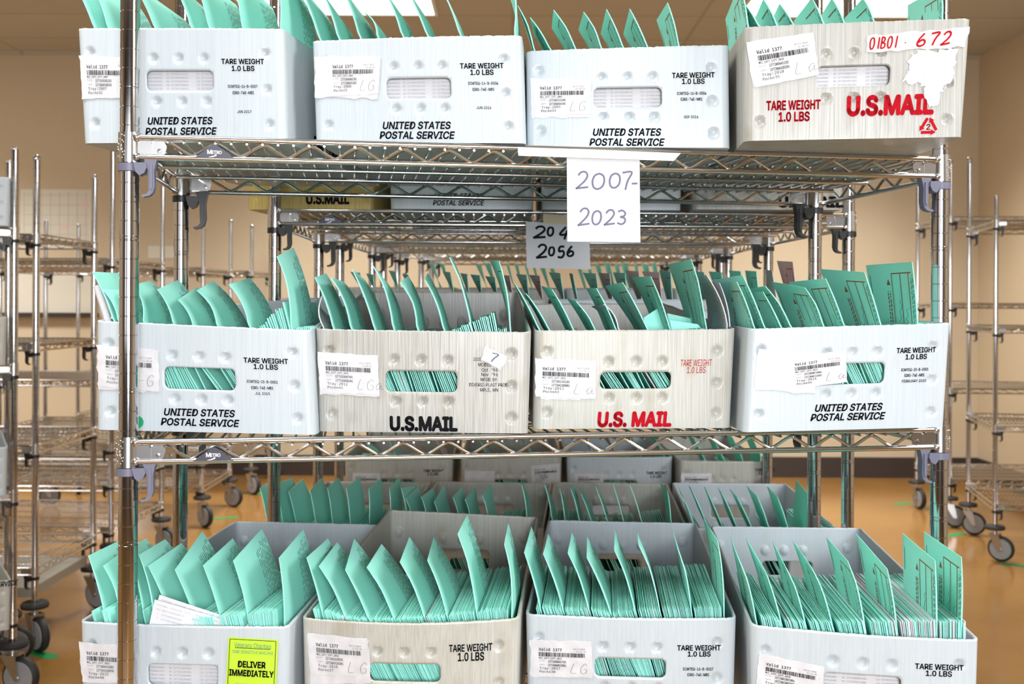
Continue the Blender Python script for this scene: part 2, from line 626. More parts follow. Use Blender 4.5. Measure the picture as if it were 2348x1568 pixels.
def collar_mesh(sx, sy):
    key = ('collar', sx, sy)
    if key not in _mc:
        mb = MB()
        mb.lathe([(0.5, -0.28), (0.60, -0.28), (0.575, 1.3), (0.5, 1.3)], 24)
        for z in (0, 1.03):
            mb.ball((0.44 * sx, -0.40 * sy, z), 0.23)
            mb.ball((-0.40 * sx, 0.44 * sy, z), 0.23)
        pl = [(0.45, -0.12), (0.45, 1.12), (1.25, 1.12), (1.75, 0.95), (1.95, 0.6), (1.85, 0.2), (1.6, 0.02), (1.2, -0.12)]
        pr = [(sx * a, b) for a, b in pl]
        if sx < 0:
            pr = pr[::-1]
        mb.extrude(pr, -0.30 * sy - 0.04, -0.30 * sy + 0.04)
        mb.lathe([(0.001, -0.07), (0.11, -0.06), (0.13, 0)], 10, (1.58 * sx, -0.30 * sy - 0.04, 0.35), 'Y')
        mb.box(min(1.18 * sx, 1.21 * sx), max(1.18 * sx, 1.21 * sx), -0.30 * sy - 0.055, -0.30 * sy, 0, 1.1)
        for q in range(26):                                    # cast texture on the sleeve
            a = R(-90) + R(random.uniform(-75, -5)) * sx
            z = random.uniform(-0.15, 1.15)
            mb.ball((0.585 * math.cos(a), 0.585 * math.sin(a) * sy, z), random.uniform(0.025, 0.05))
        _mc[key] = mesh('corner_collar', mb, [M['cast']])
    return _mc[key]


def clip_mesh(sx, m, k=1.0):
    key = ('clip', sx, m, k)
    if key not in _mc:
        mb = MB()
        mb.lathe([(0.5, -0.30), (0.60, -0.33), (0.60, -0.72), (0.5, -0.76)], 24)
        body = [(0.3, -0.3), (0.95, -0.3), (0.98, -0.55), (0.85, -0.85), (0.6, -0.98), (0.42, -0.8)]
        lever = [(0.82, -0.05), (1.5, -0.05), (1.42, -0.3), (1.34, -0.7), (1.36, -1.55), (1.28, -1.85), (1.1, -2.02), (0.78, -2.1),
                 (0.7, -2.05), (0.72, -1.97), (0.95, -1.92), (1.06, -1.75), (1.04, -1.4), (1.02, -0.7), (0.92, -0.4)]
        for prof, y0, y1 in ((body, -0.62, 0.1), (lever, -0.5, 0.02)):
            pr = [(sx * a * k, b * k) for a, b in prof]
            mb.extrude(pr if sx > 0 else pr[::-1], y0 * k, y1 * k)
        for yy in (-0.53, -0.28):                              # ribs down the lever
            pr = [(sx * a * k, b * k) for a, b in [(1.12, -0.35), (1.26, -0.35), (1.26, -1.6), (1.14, -1.75)]]
            mb.extrude(pr if sx > 0 else pr[::-1], (yy - 0.05) * k, yy * k)
        _mc[key] = mesh('release_clip', mb, [M[m]], smooth=True)
    return _mc[key]


def badge_meshes():
    if 'badge' not in _mc:
        mb = MB().extrude([(-1.05, 0.02), (1.05, 0.02), (0.95, 0.08), (0.12, 0.72), (-0.12, 0.72), (-0.95, 0.08)], -0.60, -0.52)
        _mc['badge'] = mesh('brand_badge', mb, [M['badge']], smooth=False)
        lb = MB()
        f = lambda v: np.stack([v[:, 0], np.full(len(v), -0.612), v[:, 1]], 1)
        write(lb, f, 'M', -0.26, 0.34, 0.21, None, 'sans', 0.03)
        write(lb, f, 'ETRO', 0.11, 0.325, 0.165, 0.5, 'sans', 0.03)
        lb.add(f(np.array([(-0.34, 0.06), (-0.12, 0.06), (0.1, 0.13), (0.1, 0.22), (0.02, 0.22), (0.02, 0.17), (-0.13, 0.12)])), [(0, 1, 2, 3, 4, 5, 6)])
        _mc['badge_letters'] = mesh('lettering', lb, [M['white_print']], smooth=False)
    return _mc['badge'], _mc['badge_letters']


def caster_meshes():
    if 'cw' not in _mc:
        mb = MB().lathe([(0.3, -0.7), (1.9, -0.7), (2.4, -0.45), (2.5, -0.25), (2.5, 0.25), (2.4, 0.45), (1.9, 0.7), (0.3, 0.7)], 28, (0, 0, 2.5), 'X', 0)
        _mc['cw'] = mesh('wheel', mb, [M['rubber']])
        hb = MB()
        for s in (-1, 1):
            hb.lathe([(0.001, 0.75 * s), (2.0, 0.72 * s), (2.05, 0.6 * s)], 24, (0, 0, 2.5), 'X', 0)
        _mc['ch'] = mesh('hub_disc', hb, [M['grey_wheel']])
        fb = MB()
        for s in (-1, 1):
            x = 0.95 * s
            fb.hexa([(x - .06, -0.4, 2.3), (x + .06, -0.4, 2.3), (x + .06, 0.4, 2.3), (x - .06, 0.4, 2.3),
                     (x - .06, 0.2, 5.2), (x + .06, 0.2, 5.2), (x + .06, 2.2, 5.2), (x - .06, 2.2, 5.2)])
        fb.box(-1.0, 1.0, 0.2, 2.2, 5.1, 5.35)
        fb.lathe([(0.001, -1.2), (0.3, -1.2), (0.3, 1.2), (0.001, 1.2)], 12, (0, 0, 2.5), 'X')
        fb.lathe([(0.45, 5.3), (0.45, 6.2)], 14, (0, 1.2, 0))
        _mc['cf'] = mesh('fork', fb, [M['steel']])
        _mc['cb'] = mesh('bumper', MB().lathe([(0.4, 6.2), (1.9, 6.25), (2.0, 6.6), (1.8, 6.95), (0.4, 7.0)], 24, (0, 1.2, 0)), [M['rubber']])
    return _mc['cw'], _mc['ch'], _mc['cf'], _mc['cb']


def cart(fl, yaw, W, D, rails, label, tops=24.0, detail=False, front_clip='grey_plastic', rear_clip='black_plastic', turns=(0.6, 0.9, 1.9, 1.2), casters=True):
    """wheeled wire shelving rack; fl = front left post (X, Y); rails = heights of the lower rails above the lens"""
    t = thing('wire_shelving_cart', P(fl[0], fl[1], -EYE), label, 'shelving cart', 'wheeled wire shelving carts', yaw)
    corners = [(0, 0), (W, 0), (0, D), (W, D)]
    tp = tops if isinstance(tops, (tuple, list)) else [tops] * 4
    for i, (x, y) in enumerate(corners):
        o = obj('post', post_mesh(tp[i] + EYE - 6.2, 24 if detail else 14), t)
        o.location = (x * IN, y * IN, 6.2 * IN)
        if casters:
            cw, ch, cf, cb = caster_meshes()
            c = obj('caster', cf, t)
            a = turns[i]
            c.rotation_euler = (0, 0, a)
            c.location = ((x + 1.2 * math.sin(a)) * IN, (y - 1.2 * math.cos(a)) * IN, 0)
            obj('wheel', cw, c)
            obj('hub_disc', ch, c)
            obj('bumper', cb, c)
    for z in rails:
        s = obj('shelf', shelf_mesh(W, D, detail), t)
        s.location = (0, 0, (z + EYE) * IN)
        for i, (x, y) in enumerate(corners):
            c = obj('corner_collar', collar_mesh(1 if i % 2 == 0 else -1, 1 if i < 2 else -1), s)
            c.location = (x * IN, y * IN, 0)
            k = obj('release_clip', clip_mesh(1 if i % 2 == 0 else -1, front_clip if i < 2 else rear_clip, 1.0 if i < 2 else 1.25), s)
            k.location = (x * IN, y * IN, 0)
        bm_, lm_ = badge_meshes()
        if detail:
            for x in (4.42,):
                b = obj('brand_badge', bm_, s)
                b.location = (x * IN, 0, 0)
                obj('lettering', lm_, b)
    return t


YAW1 = 0.1527
A1 = np.array([-20.21, 54.74])
W1, D1 = 46.2, 16.85
RAIL1 = [7.55, -8.45, -24.45, -40.3]
cart(A1, YAW1, W1, D1, RAIL1, 'front chrome wire cart holding three rows of white mail trays', 26.0, True)
cart((-18.8, 82.2), 0.035, 46.0, 23.0, [6.15, -7.0, -25.3, -41], 'second chrome wire cart, directly behind the front cart', 26.0, True, 'black_plastic')
cart((-18.6, 112), -0.02, 46.0, 22.5, [6.4, -5.7, -23.8, -41], 'third chrome wire cart in the middle line, two behind the front cart', 25.0, False, 'black_plastic')
cart((-17.6, 142), 0.0, 46.2, 17.0, [6.8, -8, -24, -41], 'fourth chrome wire cart in the middle line, behind the third', 25.0, False, 'black_plastic')
cart((-15.7, 179), 0.0, 46.2, 23.0, [7.4, -8, -24, -41], 'fifth and farthest chrome wire cart in the middle line', 25.0, False, 'black_plastic')
# the line of carts along the left
cart((-104.8, 112.2), 0.5, 46.0, 14.0, [8.2, -9.4, -25.8, -41.5], 'nearest left chrome cart with white trays at picture edge', 19.8, False, 'black_plastic')
cart((-115.5, 151.5), 0.0, 46.0, 21.0, [8.6, -7.3, -22.2, -40], 'empty left chrome wire cart with grey bottom deck board', (21.3, 21.3, 21.0, 21.0), False, 'black_plastic')
cart((-118.5, 191), -0.06, 46.0, 23.0, [6.6, -15.5, -27, -33.5, -42], 'third cart of the left line with closely stacked low shelves', (32, 32, 32, 32), False, 'black_plastic')
cart((-116, 235), 0.0, 46.0, 23.0, [6.5, -19, -30, -37, -43], 'fourth cart of the left line, its right posts unequal in height', (20, 30, 20, 20.3), False, 'black_plastic')
cart((-115, 275), 0.0, 46.0, 23.0, [7.0, -20, -31, -41], 'last cart of the left line, close to the beige wall', 20.3, False, 'black_plastic')
# right hand carts
cart((96.5, 207), -0.21, 34.0, 24.0, [15.6, -5.6, -25.2, -40.8], 'nearest right chrome cart, empty, standing at right picture edge', (21.9, 24, 32.7, 30), False, 'black_plastic', turns=(1.1, 0.3, 1.3, 0))
cart((100.5, 238), -0.05, 34.0, 22.0, [19, -0.8, -20.3, -41], 'farther right chrome cart, empty, near the room corner', 33, False, 'black_plastic', turns=(1.3, 0.3, 0.25, 0))
d1 = MB().box(-114.8, -70.2, 152.3, 171.7, -43.6, -42.2)
o = obj('deck_board', mesh('deck_board', d1, [M['plank']], (-93, 160, -43.6), False), None, P(-93, 160, -43.6))
tag(o, 'grey solid deck board under the left empty cart', 'board')

# green floor tape at the wheels
for i, (px, py, lb) in enumerate(((95, 1500, 'green floor tape mark beside the large left wheel'), (515, 1188, 'green floor tape mark by the left middle wheel'),
                                  (590, 1132, 'green floor tape mark near the left rear wheel'), (2068, 1155, 'green floor tape mark left of the far right wheel'),
                                  (2330, 1296, 'green floor tape mark under the nearest right wheel'), (2190, 1226, 'green floor tape mark under the middle right wheel'))):
    k = -EYE / at(px, py, 1.0)[2]
    c = at(px, py, k)
    a = 0.5 * (1 if i % 2 else -1)
    L, wv = 2.6, 1.0
    v = []
    for (x, y) in ((-L, -wv), (L, -wv), (L + 0.8, 0), (L, wv), (-L, wv), (-L - .3, .2)):
        v.append((c[0] + x * math.cos(a) - y * math.sin(a), c[1] + x * math.sin(a) + y * math.cos(a), -EYE + 0.02))
    o = obj('floor_tape', mesh('floor_tape', MB().add(v, [tuple(range(6))]), [M['green_tape']], (c[0], c[1], -EYE), False), None, P(c[0], c[1], -EYE))
    tag(o, lb, 'floor tape', 'green floor tape marks')

# ================================================================== MAIL TRAYS
ORD = ['', 'first', 'second', 'third', 'fourth', 'fifth', 'sixth', 'seventh', 'eighth', 'ninth', 'tenth', 'eleventh', 'twelfth',
       'thirteenth', 'fourteenth', 'fifteenth', 'sixteenth', 'seventeenth', 'eighteenth', 'nineteenth', 'twentieth', 'twenty-first', 'twenty-second', 'twenty-third', 'twenty-fourth', 'twenty-fifth']
TRAYS = {}


class Tray:
    """corrugated tray from its eight outer corners (front/rear, bottom/top, left/right)"""

    def __init__(s, key, FB, FT, RB, RT, m, label, hole=(.325, .65, .40, .60), bow=0.3, step=0.1, rear_hole=True, group='mail trays on the front cart', holes=True):
        s.key = key
        s.c = [np.array(q, float) for q in (*FB, *RB, *FT, *RT)]
        s.W = np.linalg.norm(s.c[5] - s.c[4])
        s.H = np.linalg.norm((s.c[4] + s.c[5]) / 2 - (s.c[0] + s.c[1]) / 2)
        s.L = np.linalg.norm((s.c[6] + s.c[7] - s.c[4] - s.c[5]) / 2)
        s.bow = bow
        s.o = (s.c[0] + s.c[1] + s.c[2] + s.c[3]) / 4
        s.o[2] = min(q[2] for q in s.c[:4])
        s.root = thing('mail_tray', P(*s.o), label, 'mail tray', group)
        s.kids, s.sheets = [], []
        W, H, L, r = s.W, s.H, s.L, 0.42
        nx = max(8, int(round((W - 2 * r) / step)))
        nl = 14
        arc = np.linspace(0, math.pi / 2, 5)[1:-1]
        xs, ys, side = [], [], []

        def put(x, y, k):
            xs.append(x); ys.append(y); side.append(k)
        for x in np.linspace(r, W - r, nx + 1):
            put(x, 0, 0)
        for a in arc:
            put(W - r + r * math.sin(a), r - r * math.cos(a), 4)
        for y in np.linspace(r, L - r, nl + 1):
            put(W, y, 1)
        for a in arc:
            put(W - r + r * math.cos(a), L - r + r * math.sin(a), 4)
        nr = nx if step < 0.15 else nx
        for x in np.linspace(W - r, r, nr + 1):
            put(x, L, 2)
        for a in arc:
            put(r - r * math.sin(a), L - r + r * math.cos(a), 4)
        for y in np.linspace(L - r, r, nl + 1):
            put(0, y, 3)
        for a in arc:
            put(r - r * math.cos(a), r - r * math.sin(a), 4)
        xs, ys, side = np.array(xs), np.array(ys), np.array(side)
        n = len(xs)
        nz = max(6, int(round(H / step)))
        ts = np.linspace(0, H, nz + 1)
        X = np.repeat(xs[None], nz + 1, 0)
        Y = np.repeat(ys[None], nz + 1, 0)
        Z = np.repeat(ts[:, None], n, 1)
        hx0, hx1, hy0, hy1 = hole
        hw = hx1 - hx0
        dim = [(.065, .79), (.91, .78), (.915, .46), (.92, .15), (.07, .17)]
        dim += [(hx0 + hw * q, 1 - hy0 + .105) for q in (.12, .5, .87)] + [(hx0 + hw * q, 1 - hy1 - .095) for q in (.14, .52, .89)]
        s.dim = dim
        rd = 0.285
        if step < 0.25:
            for sd, sign in ((0, 1), (2, -1)):
                cols = np.where(side == sd)[0]
                for da, dt in dim:
                    d2 = (X[:, cols] - da * W) ** 2 + (Z[:, cols] - dt * H) ** 2
                    k = np.clip(1 - d2 / rd ** 2, 0, 1) ** 0.7
                    Y[:, cols] += sign * 0.17 * k
        # worn, slightly ragged rim
        Z[-1] += rng.normal(0, 0.012, n)
        keep = np.ones((nz, n), bool)
        rc = 0.3

        def carve(sd, hh):
            x0, x1, z0, z1 = hh[0] * W, hh[1] * W, (1 - hh[3]) * H, (1 - hh[2]) * H
            cx, cz, hx, hz = (x0 + x1) / 2, (z0 + z1) / 2, (x1 - x0) / 2, (z1 - z0) / 2

            def sdf(x, z):
                qx, qz = abs(x - cx) - (hx - rc), abs(z - cz) - (hz - rc)
                return math.hypot(max(qx, 0), max(qz, 0)) + min(max(qx, qz), 0) - rc
            inside = set()
            for j in range(nz):
                for i in range(n):
                    i2 = (i + 1) % n
                    if side[i] == sd and side[i2] == sd:
                        if sdf((xs[i] + xs[i2]) / 2, (ts[j] + ts[j + 1]) / 2) < 0:
                            keep[j, i] = False
                            inside |= {(j, i), (j, i2), (j + 1, i), (j + 1, i2)}
            for (j, i) in inside:
                x, z = xs[i], ts[j]
                e = 1e-3
                d = sdf(x, z)
                if abs(d) < step * 1.1:
                    g = np.array([sdf(x + e, z) - sdf(x - e, z), sdf(x, z + e) - sdf(x, z - e)])
                    g /= np.linalg.norm(g) + 1e-9
                    X[j, i] -= g[0] * d
                    Z[j, i] -= g[1] * d
        if holes:
            carve(0, hole)
        if rear_hole:
            carve(2, (1 - hx1, 1 - hx0, .36, .56))
        v = s.at(X.ravel() / W, Y.ravel() / L, Z.ravel() / H)
        f = []
        for j in range(nz):
            for i in range(n):
                if keep[j, i]:
                    i2 = (i + 1) % n
                    f.append((j * n + i, j * n + i2, (j + 1) * n + i2, (j + 1) * n + i))
        f.append(tuple(reversed(range(n))))
        mb = MB().add(v, f)
        me = mesh('tray_body', mb, [m], s.o)
        b = obj('tray_body', me, s.root)
        md_ = b.modifiers.new('wall', 'SOLIDIFY')
        md_.thickness = 0.15 * IN
        md_.offset = -1
        TRAYS[key] = s

    def at(s, a, b, t):
        a, b, t = [np.asarray(q, float)[..., None] for q in (a, b, t)]
        c = s.c
        lo = (1 - b) * ((1 - a) * c[0] + a * c[1]) + b * ((1 - a) * c[2] + a * c[3])
        hi = (1 - b) * ((1 - a) * c[4] + a * c[5]) + b * ((1 - a) * c[6] + a * c[7])
        p = (1 - t) * lo + t * hi
        d = (c[4] + c[5] - c[6] - c[7])
        d = d / np.linalg.norm(d)
        k = s.bow * np.sin(np.pi * np.clip(a, 0, 1)) * np.clip(t, 0, 1) ** 0.7 * np.clip(1 - b * 3, 0, 1)
        return p + k * d

    def face(s, off=0.02):
        """map of front-face inches (x from the left edge, y from the bottom) to space, off inches proud"""
        return lambda q: s.at(q[:, 0] / s.W, np.full(len(q), -off / s.L), q[:, 1] / s.H)

    def inch(s, px, py):
        """front-face inches of a photograph pixel"""
        a = np.array([0.5, 0.5])
        g = lambda a: pix(s.at(a[0], 0., a[1]).ravel())
        for _ in range(12):
            r = g(a) - (px, py)
            J = np.stack([(g(a + (1e-4, 0)) - g(a)) / 1e-4, (g(a + (0, 1e-4)) - g(a)) / 1e-4], 1)
            a = a - np.linalg.solve(J, r)
        return np.array([a[0] * s.W, a[1] * s.H])

    def scale(s):
        """pixels to inches at the face"""
        return s.c[4][1] / FPX

    def print_(s, items):
        """items: text, px centre x, y, px width, px cap height, bold, shear, ink (0 black, 1 red)"""
        f = s.face(0.025)
        k = s.scale()
        mb = MB()
        for it in items + [None]:
            if it:
                tx, px, py, pw, ph, bold, shear, ink = it
                c = s.inch(px, py)
                write(mb, f, tx, c[0], c[1], ph * k, pw * k, 'sans', bold, shear, ink)
                continue
            if it is None and mb.n:
                obj('printed_lettering', mesh('printed_lettering', mb, [M['ink'], M['red_ink']], s.o, False), s.root)
            mb = MB()
        s.extra(mb, f)
        if mb.n:
            obj('recycling_mark', mesh('recycling_mark', mb, [M['ink'], M['red_ink']], s.o, False), s.root)

    def extra(s, mb, f):
        pass

    def slab(s, name, corners, m, off=0.03, th=0.014, n=(14, 10), wav=0.012, ragged=0.0, parent=None):
        """a sheet stuck on the face; corners in face inches TL TR BL BR; returns its part and its own u,v map"""
        base = s.face(off)
        q = quad_map(lambda z: z, corners)
        u, v = np.meshgrid(np.linspace(0, 1, n[0]), np.linspace(0, 1, n[1]))
        uv = np.stack([u.ravel(), v.ravel()], 1)
        xy = q(uv)
        edge = (uv.min(1) < 1e-6) | (uv.max(1) > 1 - 1e-6)
        xy = xy + rng.normal(0, 1, xy.shape) * (ragged * edge)[:, None]
        wv = rng.normal(0, wav, len(xy)) * (~edge)
        k = len(xy)
        front = s.at(xy[:, 0] / s.W, -(off + th + np.abs(wv)) / s.L, xy[:, 1] / s.H)
        back = s.at(xy[:, 0] / s.W, np.full(k, -off / s.L), xy[:, 1] / s.H)
        nx, ny = n
        F = []
        for j in range(ny - 1):
            for i in range(nx - 1):
                a = j * nx + i
                F.append((a, a + 1, a + nx + 1, a + nx))
        loop = list(range(nx)) + [j * nx + nx - 1 for j in range(1, ny)] + [(ny - 1) * nx + i for i in range(nx - 2, -1, -1)] + [j * nx for j in range(ny - 2, 0, -1)]
        for a, b in zip(loop, loop[1:] + loop[:1]):
            F.append((b, a, a + k, b + k))
        o = obj(name, mesh(name, MB().add(np.vstack([front, back]), F), [m], s.o), parent or s.root)
        q2 = quad_map(s.face(off + th + 0.022 + 2.0 * wav), corners)
        return o, q2

    def label(s, px4, tray, pocket, first, last, tm, scrib='L.G', backing=None):
        c = [s.inch(*p) for p in px4]
        if backing:
            s.slab('backing_sheet', [s.inch(*p) for p in backing], M['label_paper'], 0.025, 0.012, (12, 9), 0.02, 0.03)
        o, q = s.slab('barcode_label', c, M['label_paper'], 0.045 if backing else 0.03, 0.012, (12, 9), 0.008, 0.02)
        wi = np.linalg.norm(c[1] - c[0])
        hi = np.linalg.norm(c[0] - c[2])
        mb = MB()

        def t(tx, u, v, cap, wd, kind='mono', bold=0.0, mi=0):
            write(mb, lambda z: q(np.stack([z[:, 0] / wi, z[:, 1] / hi], 1)), tx, u * wi, (1 - v) * hi, cap * hi, wd * wi, kind, bold, 0, mi, 0, 'l')
        t('Valid 1377', .12, .25, .075, .38, 'mono', 0.012)
        t('10/17/2020', .69, .21, .04, .2, 'mono', 0, 1)
        t(tm, .74, .28, .04, .16, 'mono', 0, 1)
        x = .12
        rr = random.Random(tray)
        while x < .88:
            b = rr.choice((.004, .004, .008, .012))
            mb.add(q(np.array([(x, .555), (x + b, .555), (x + b, .67), (x, .67)])), [(0, 1, 2, 3)], 0)
            x += b + rr.choice((.004, .006, .01))
        t('MCC_1377_1377_%s' % tray, .12, .49, .045, .38, 'mono', 0.01)
        t('First:', .12, .565, .03, .11, 'mono', 0, 1)
        t(first, .27, .58, .06, .3, 'mono', 0.01)
        t('Last:', .13, .665, .03, .1, 'mono', 0, 1)
        t(last, .27, .68, .06, .3, 'mono', 0.01)
        t('Tray:%s' % tray, .13, .765, .065, .34, 'mono', 0)
        t('Pocke%s' % pocket, .13, .86, .06, .26, 'mono', 0)
        if scrib:
            u = .63
            for ch in scrib:
                if ch in STROKES:
                    for st in STROKES[ch]:
                        p = smooth_line(st)
                        ribbon(mb, q, np.stack([u + p[:, 0] * .13 + p[:, 1] * .03, .1 + p[:, 1] * .28], 1), .007, 1)
                u += .05 if ch == '.' else .15
        obj('label_print', mesh('label_print', mb, [M['ink'], M['grey_ink']], s.o, False), o)


def front_px(px4, YL, YR, zb=None):
    """front corners from the photograph: TL TR BL BR pixels at the given distances"""
    tl, tr = at(*px4[0], YL), at(*px4[1], YR)
    if px4[2] is None:
        bl = np.array([tl[0] + 0.15, YL, zb])
        br = np.array([tr[0] - 0.15, YR, zb])
    else:
        bl, br = at(*px4[2], YL), at(*px4[3], YR)
    return (bl, br), (tl, tr)


def rear(XL_, XR_, YL, YR, zb, zl, zr):
    return ((XL_ + .15, YL, zb), (XR_ - .15, YR, zb)), ((XL_, YL, zl), (XR_, YR, zr))


SURF = [r + 1.03 + 0.16 for r in RAIL1]          # where trays stand: top of the rails
RZ = SURF
spec = {
    'T1': ([(174, 65), (650, 66), (189, 329), (657, 326)], 57.7, 56.8, (-20.8, -9.9, 79), 0, 'tray_white', 'tray 2007', (.335, .66, .37, .55), 0.1),
    'T2': ([(714, 94.5), (1197, 81), (722, 327), (1206, 339)], 57.8, 57.0, (-9.2, 1.6, 78.5), 0, 'tray_white', 'tray 2008', (.355, .66, .385, .585), 0.25),
    'T3': ([(1206, 117), (1673, 103), (1207, 337), (1676, 350)], 59.2, 58.4, (2.4, 13.2, 80), 0, 'tray_white', 'tray 2009', (.334, .668, .40, .60), 0.1),
    'T4': ([(1708, 62), (2229.6, 42), (1708, 326), (2210, 313.6)], 55.9, 54.8, (13.6, 24.4, 76.4), 0, 'tray_aged', 'tray 2010', (.325, .654, .37, .55), 0.1),
    'M1': ([(218, 735), (713, 757), (219, 985), (725, 1003)], 56.4, 56.4, (-21.3, -11.2, 78), 1, 'tray_white', 'tray 2011', (.32, .645, .395, .60), 0.15),
    'M2': ([(722, 753.6), (1219, 761), (730, 989), (1211.5, 996)], 57.4, 57.4, (-10.6, 0.4, 78.5), 1, 'tray_aged', 'tray 2012', (.326, .66, .395, .60), 0.2),
    'M3': ([(1226, 757.5), (1688.6, 753.7), (1222, 991), (1677, 981)], 59.4, 59.7, (0.9, 11.8, 80.5), 1, 'tray_cream', 'tray 2013', (.33, .684, .427, .595), 0.2),
    'M4': ([(1719, 753.7), (2184, 740.7), (1705, 992.5), (2169, 979)], 58.3, 58.5, (12.3, 22.1, 80), 1, 'tray_white', 'tray 2014', (.35, .678, .36, .56), 0.1),
    'B1': ([(180.6, 1425), (662.7, 1437), None, None], 56.1, 55.2, (-20.5, -9.8, 77), 2, 'tray_white', 'tray 2015', (.34, .675, .355, .56), 0.3),
    'B2': ([(691, 1417), (1191, 1418), None, None], 56.2, 55.3, (-9.1, 2.0, 77.5), 2, 'tray_cream', 'tray 2016', (.324, .652, .36, .525), 0.8),
    'B3': ([(1205, 1408), (1690, 1417), None, None], 57.3, 56.4, (2.8, 14.0, 78.4), 2, 'tray_white', 'tray 2017', (.33, .67, .37, .545), 0.4),
    'B4': ([(1721, 1433), (2248, 1468), None, None], 54.9, 53.4, (14.6, 25.6, 76), 2, 'tray_white', 'tray 2018', (.32, .66, .35, .55), 0.4),
}
LOOK = {
    'T1': 'white mail tray 2007 on the top shelf, far left behind the post',
    'T2': 'white mail tray 2008 dated JUN 2016, second on the top shelf',
    'T3': 'white mail tray 2009 dated SEP 2016, above the handwritten sign',
    'T4': 'worn grey mail tray 2010 with red lettering, overhanging the top shelf',
    'M1': 'white mail tray 2011 dated JUL 2015, left on the middle shelf',
    'M2': 'worn grey mail tray 2012 with black U.S. MAIL, on the middle shelf',
    'M3': 'worn cream mail tray 2013 with red U.S. MAIL, on the middle shelf',
    'M4': 'white mail tray 2014 at right of the middle shelf, label on backing sheet',
    'B1': 'white mail tray 2015 with the lime yellow sticker, bottom row',
    'B2': 'stained cream mail tray 2016 with bowed front, bottom row',
    'B3': 'white mail tray 2017 between trays 2016 and 2018, bottom row',
    'B4': 'white mail tray 2018 sticking out at right of the bottom row',
}
REAR_TOP = {'M1': (-.2, .6), 'M2': (.8, .8), 'M3': (-.1, 0.), 'M4': (-.6, -.6), 'B1': (-16.3, -16.5), 'B2': (-15.5, -16.0), 'B3': (-16.4, -16.6), 'B4': (-16.3, -16.4)}
for k, (px4, YL, YR, rr, row, m, nm, hole, bow) in spec.items():
    FB, FT = front_px(px4, YL, YR, SURF[row] + .1)
    if px4[2] is not None:                      # never dip through the rails
        FB = [np.array([q[0], q[1], max(q[2], SURF[row] + 0.02)]) for q in FB]
    z = SURF[row] + .05
    rt = REAR_TOP.get(k, (FT[0][2], FT[0][2]))
    RB, RT = rear(rr[0], rr[1], rr[2], rr[2], z, *rt)
    Tray(k, FB, FT, RB, RT, M[m], LOOK[k], hole, bow, 0.1)

BI = (0.03, 0.22)      # bold italic
std = lambda tare, lbs, a, b, c, us, ps, code, date: [
    ('TARE WEIGHT', *tare, 11.2, 0.022, 0, 0), ('1.0 LBS', *lbs, 11, 0.022, 0, 0), None, (code, *a, 6.2, 0.018, 0, 0), ('EIRS-74E-MDI', *b, 6.2, 0.018, 0, 0),
    None, (date, *c, 6, 0.012, 0, 0), None, ('UNITED STATES', *us, 15.5, 0.024, 0.22, 0), ('POSTAL SERVICE', *ps, 15.5, 0.024, 0.22, 0)]
PR = {
    'T1': std((557, 141, 98), (558, 157, 52), (557, 198, 69), (558.6, 212.6, 49), (561, 256, 33), (413.5, 277, 153), (415.6, 301, 169), '3CMTEQ-16-B-0027', 'JAN 2017'),
    'T2': std((1105, 151, 98), (1105.5, 166, 52), (1108, 191, 68), (1109, 205, 49), (1110, 247, 33), (956, 287.5, 155), (957, 310, 172), '3CMTEQ-16-B-0004', 'JUN 2016'),
    'T3': std((1590, 172.5, 95), (1590, 186.5, 50), (1586, 214, 66), (1586, 227.5, 48), (1585, 268, 32), (1438, 303, 153), (1438, 326, 169), '3CMTEQ-16-B-0004', 'SEP 2016'),
    'T4': [('TARE WEIGHT', 1819.4, 241, 123, 20, 0.03, 0, 1), ('1.0 LBS', 1821, 267.5, 70, 20, 0.03, 0, 1), None, ('U.S.MAIL', 2041.7, 241, 192, 40, 0.043, 0, 1)],
    'M1': std((610, 827, 100), (610, 841, 54), (601.6, 875, 70), (602, 889, 49), (602.5, 902, 33), (458, 946, 159), (459.5, 968.5, 176), '3CMTEQ-15-B-0001', 'JUL 2015'),
    'M2': [('U.S.MAIL', 972, 971.4, 156, 30, 0.043, 0, 0), None] + [(t, x, y, w_, 7.5, 0.006, 0, 0) for t, x, y, w_ in (
        ('1025', 1094.5, 823, 17), ('MODEL', 1112, 836, 30), ("Oct   '96", 1123, 848, 37), ("Nov   '96", 1123, 858.5, 38), ('MFGD. BY:', 1122, 870, 40),
        ('DIVERSI-PLAST PROD.', 1121.6, 882, 91), ('MPLS., MN', 1122, 893.7, 42))],
    'M3': [('TARE WEIGHT', 1597, 831.6, 73, 15, 0.0, 0.08, 1), ('1.0 LBS', 1597, 848, 44, 14, 0.0, 0.05, 1), None, ('U.S. MAIL', 1455.5, 961, 169, 31, 0.043, 0.06, 1)],
    'M4': std((2101, 802.5, 91), (2101, 817.6, 49), (2097.5, 847, 64), (2097, 860, 46), (2096, 873, 56), (1946.7, 933.7, 155), (1944.6, 955, 172), '3CMTEQ-20-B-0001', 'FEBRUARY 2020'),
    'B1': [],
    'B2': [('TARE WEIGHT', 1079.7, 1484.6, 96, 15.5, 0.02, 0, 0), ('1.0 LBS', 1080.6, 1505, 58, 18, 0.02, 0, 0)],
    'B3': [('TARE WEIGHT', 1603, 1485, 98, 11.2, 0.022, 0, 0), ('1.0 LBS', 1603.6, 1499, 51, 11, 0.022, 0, 0), ('3CMTEQ-16-B-0027', 1601, 1533.4, 69, 6.2, 0.018, 0, 0), ('EIRS-74E-MDI', 1601.6, 1546.5, 49, 6.2, 0.018, 0, 0)],
    'B4': [('TARE WEIGHT', 2154, 1529, 106, 12, 0.02, 0, 0), ('1.0 LBS', 2153, 1544, 57, 11.8, 0.02, 0, 0)],
}


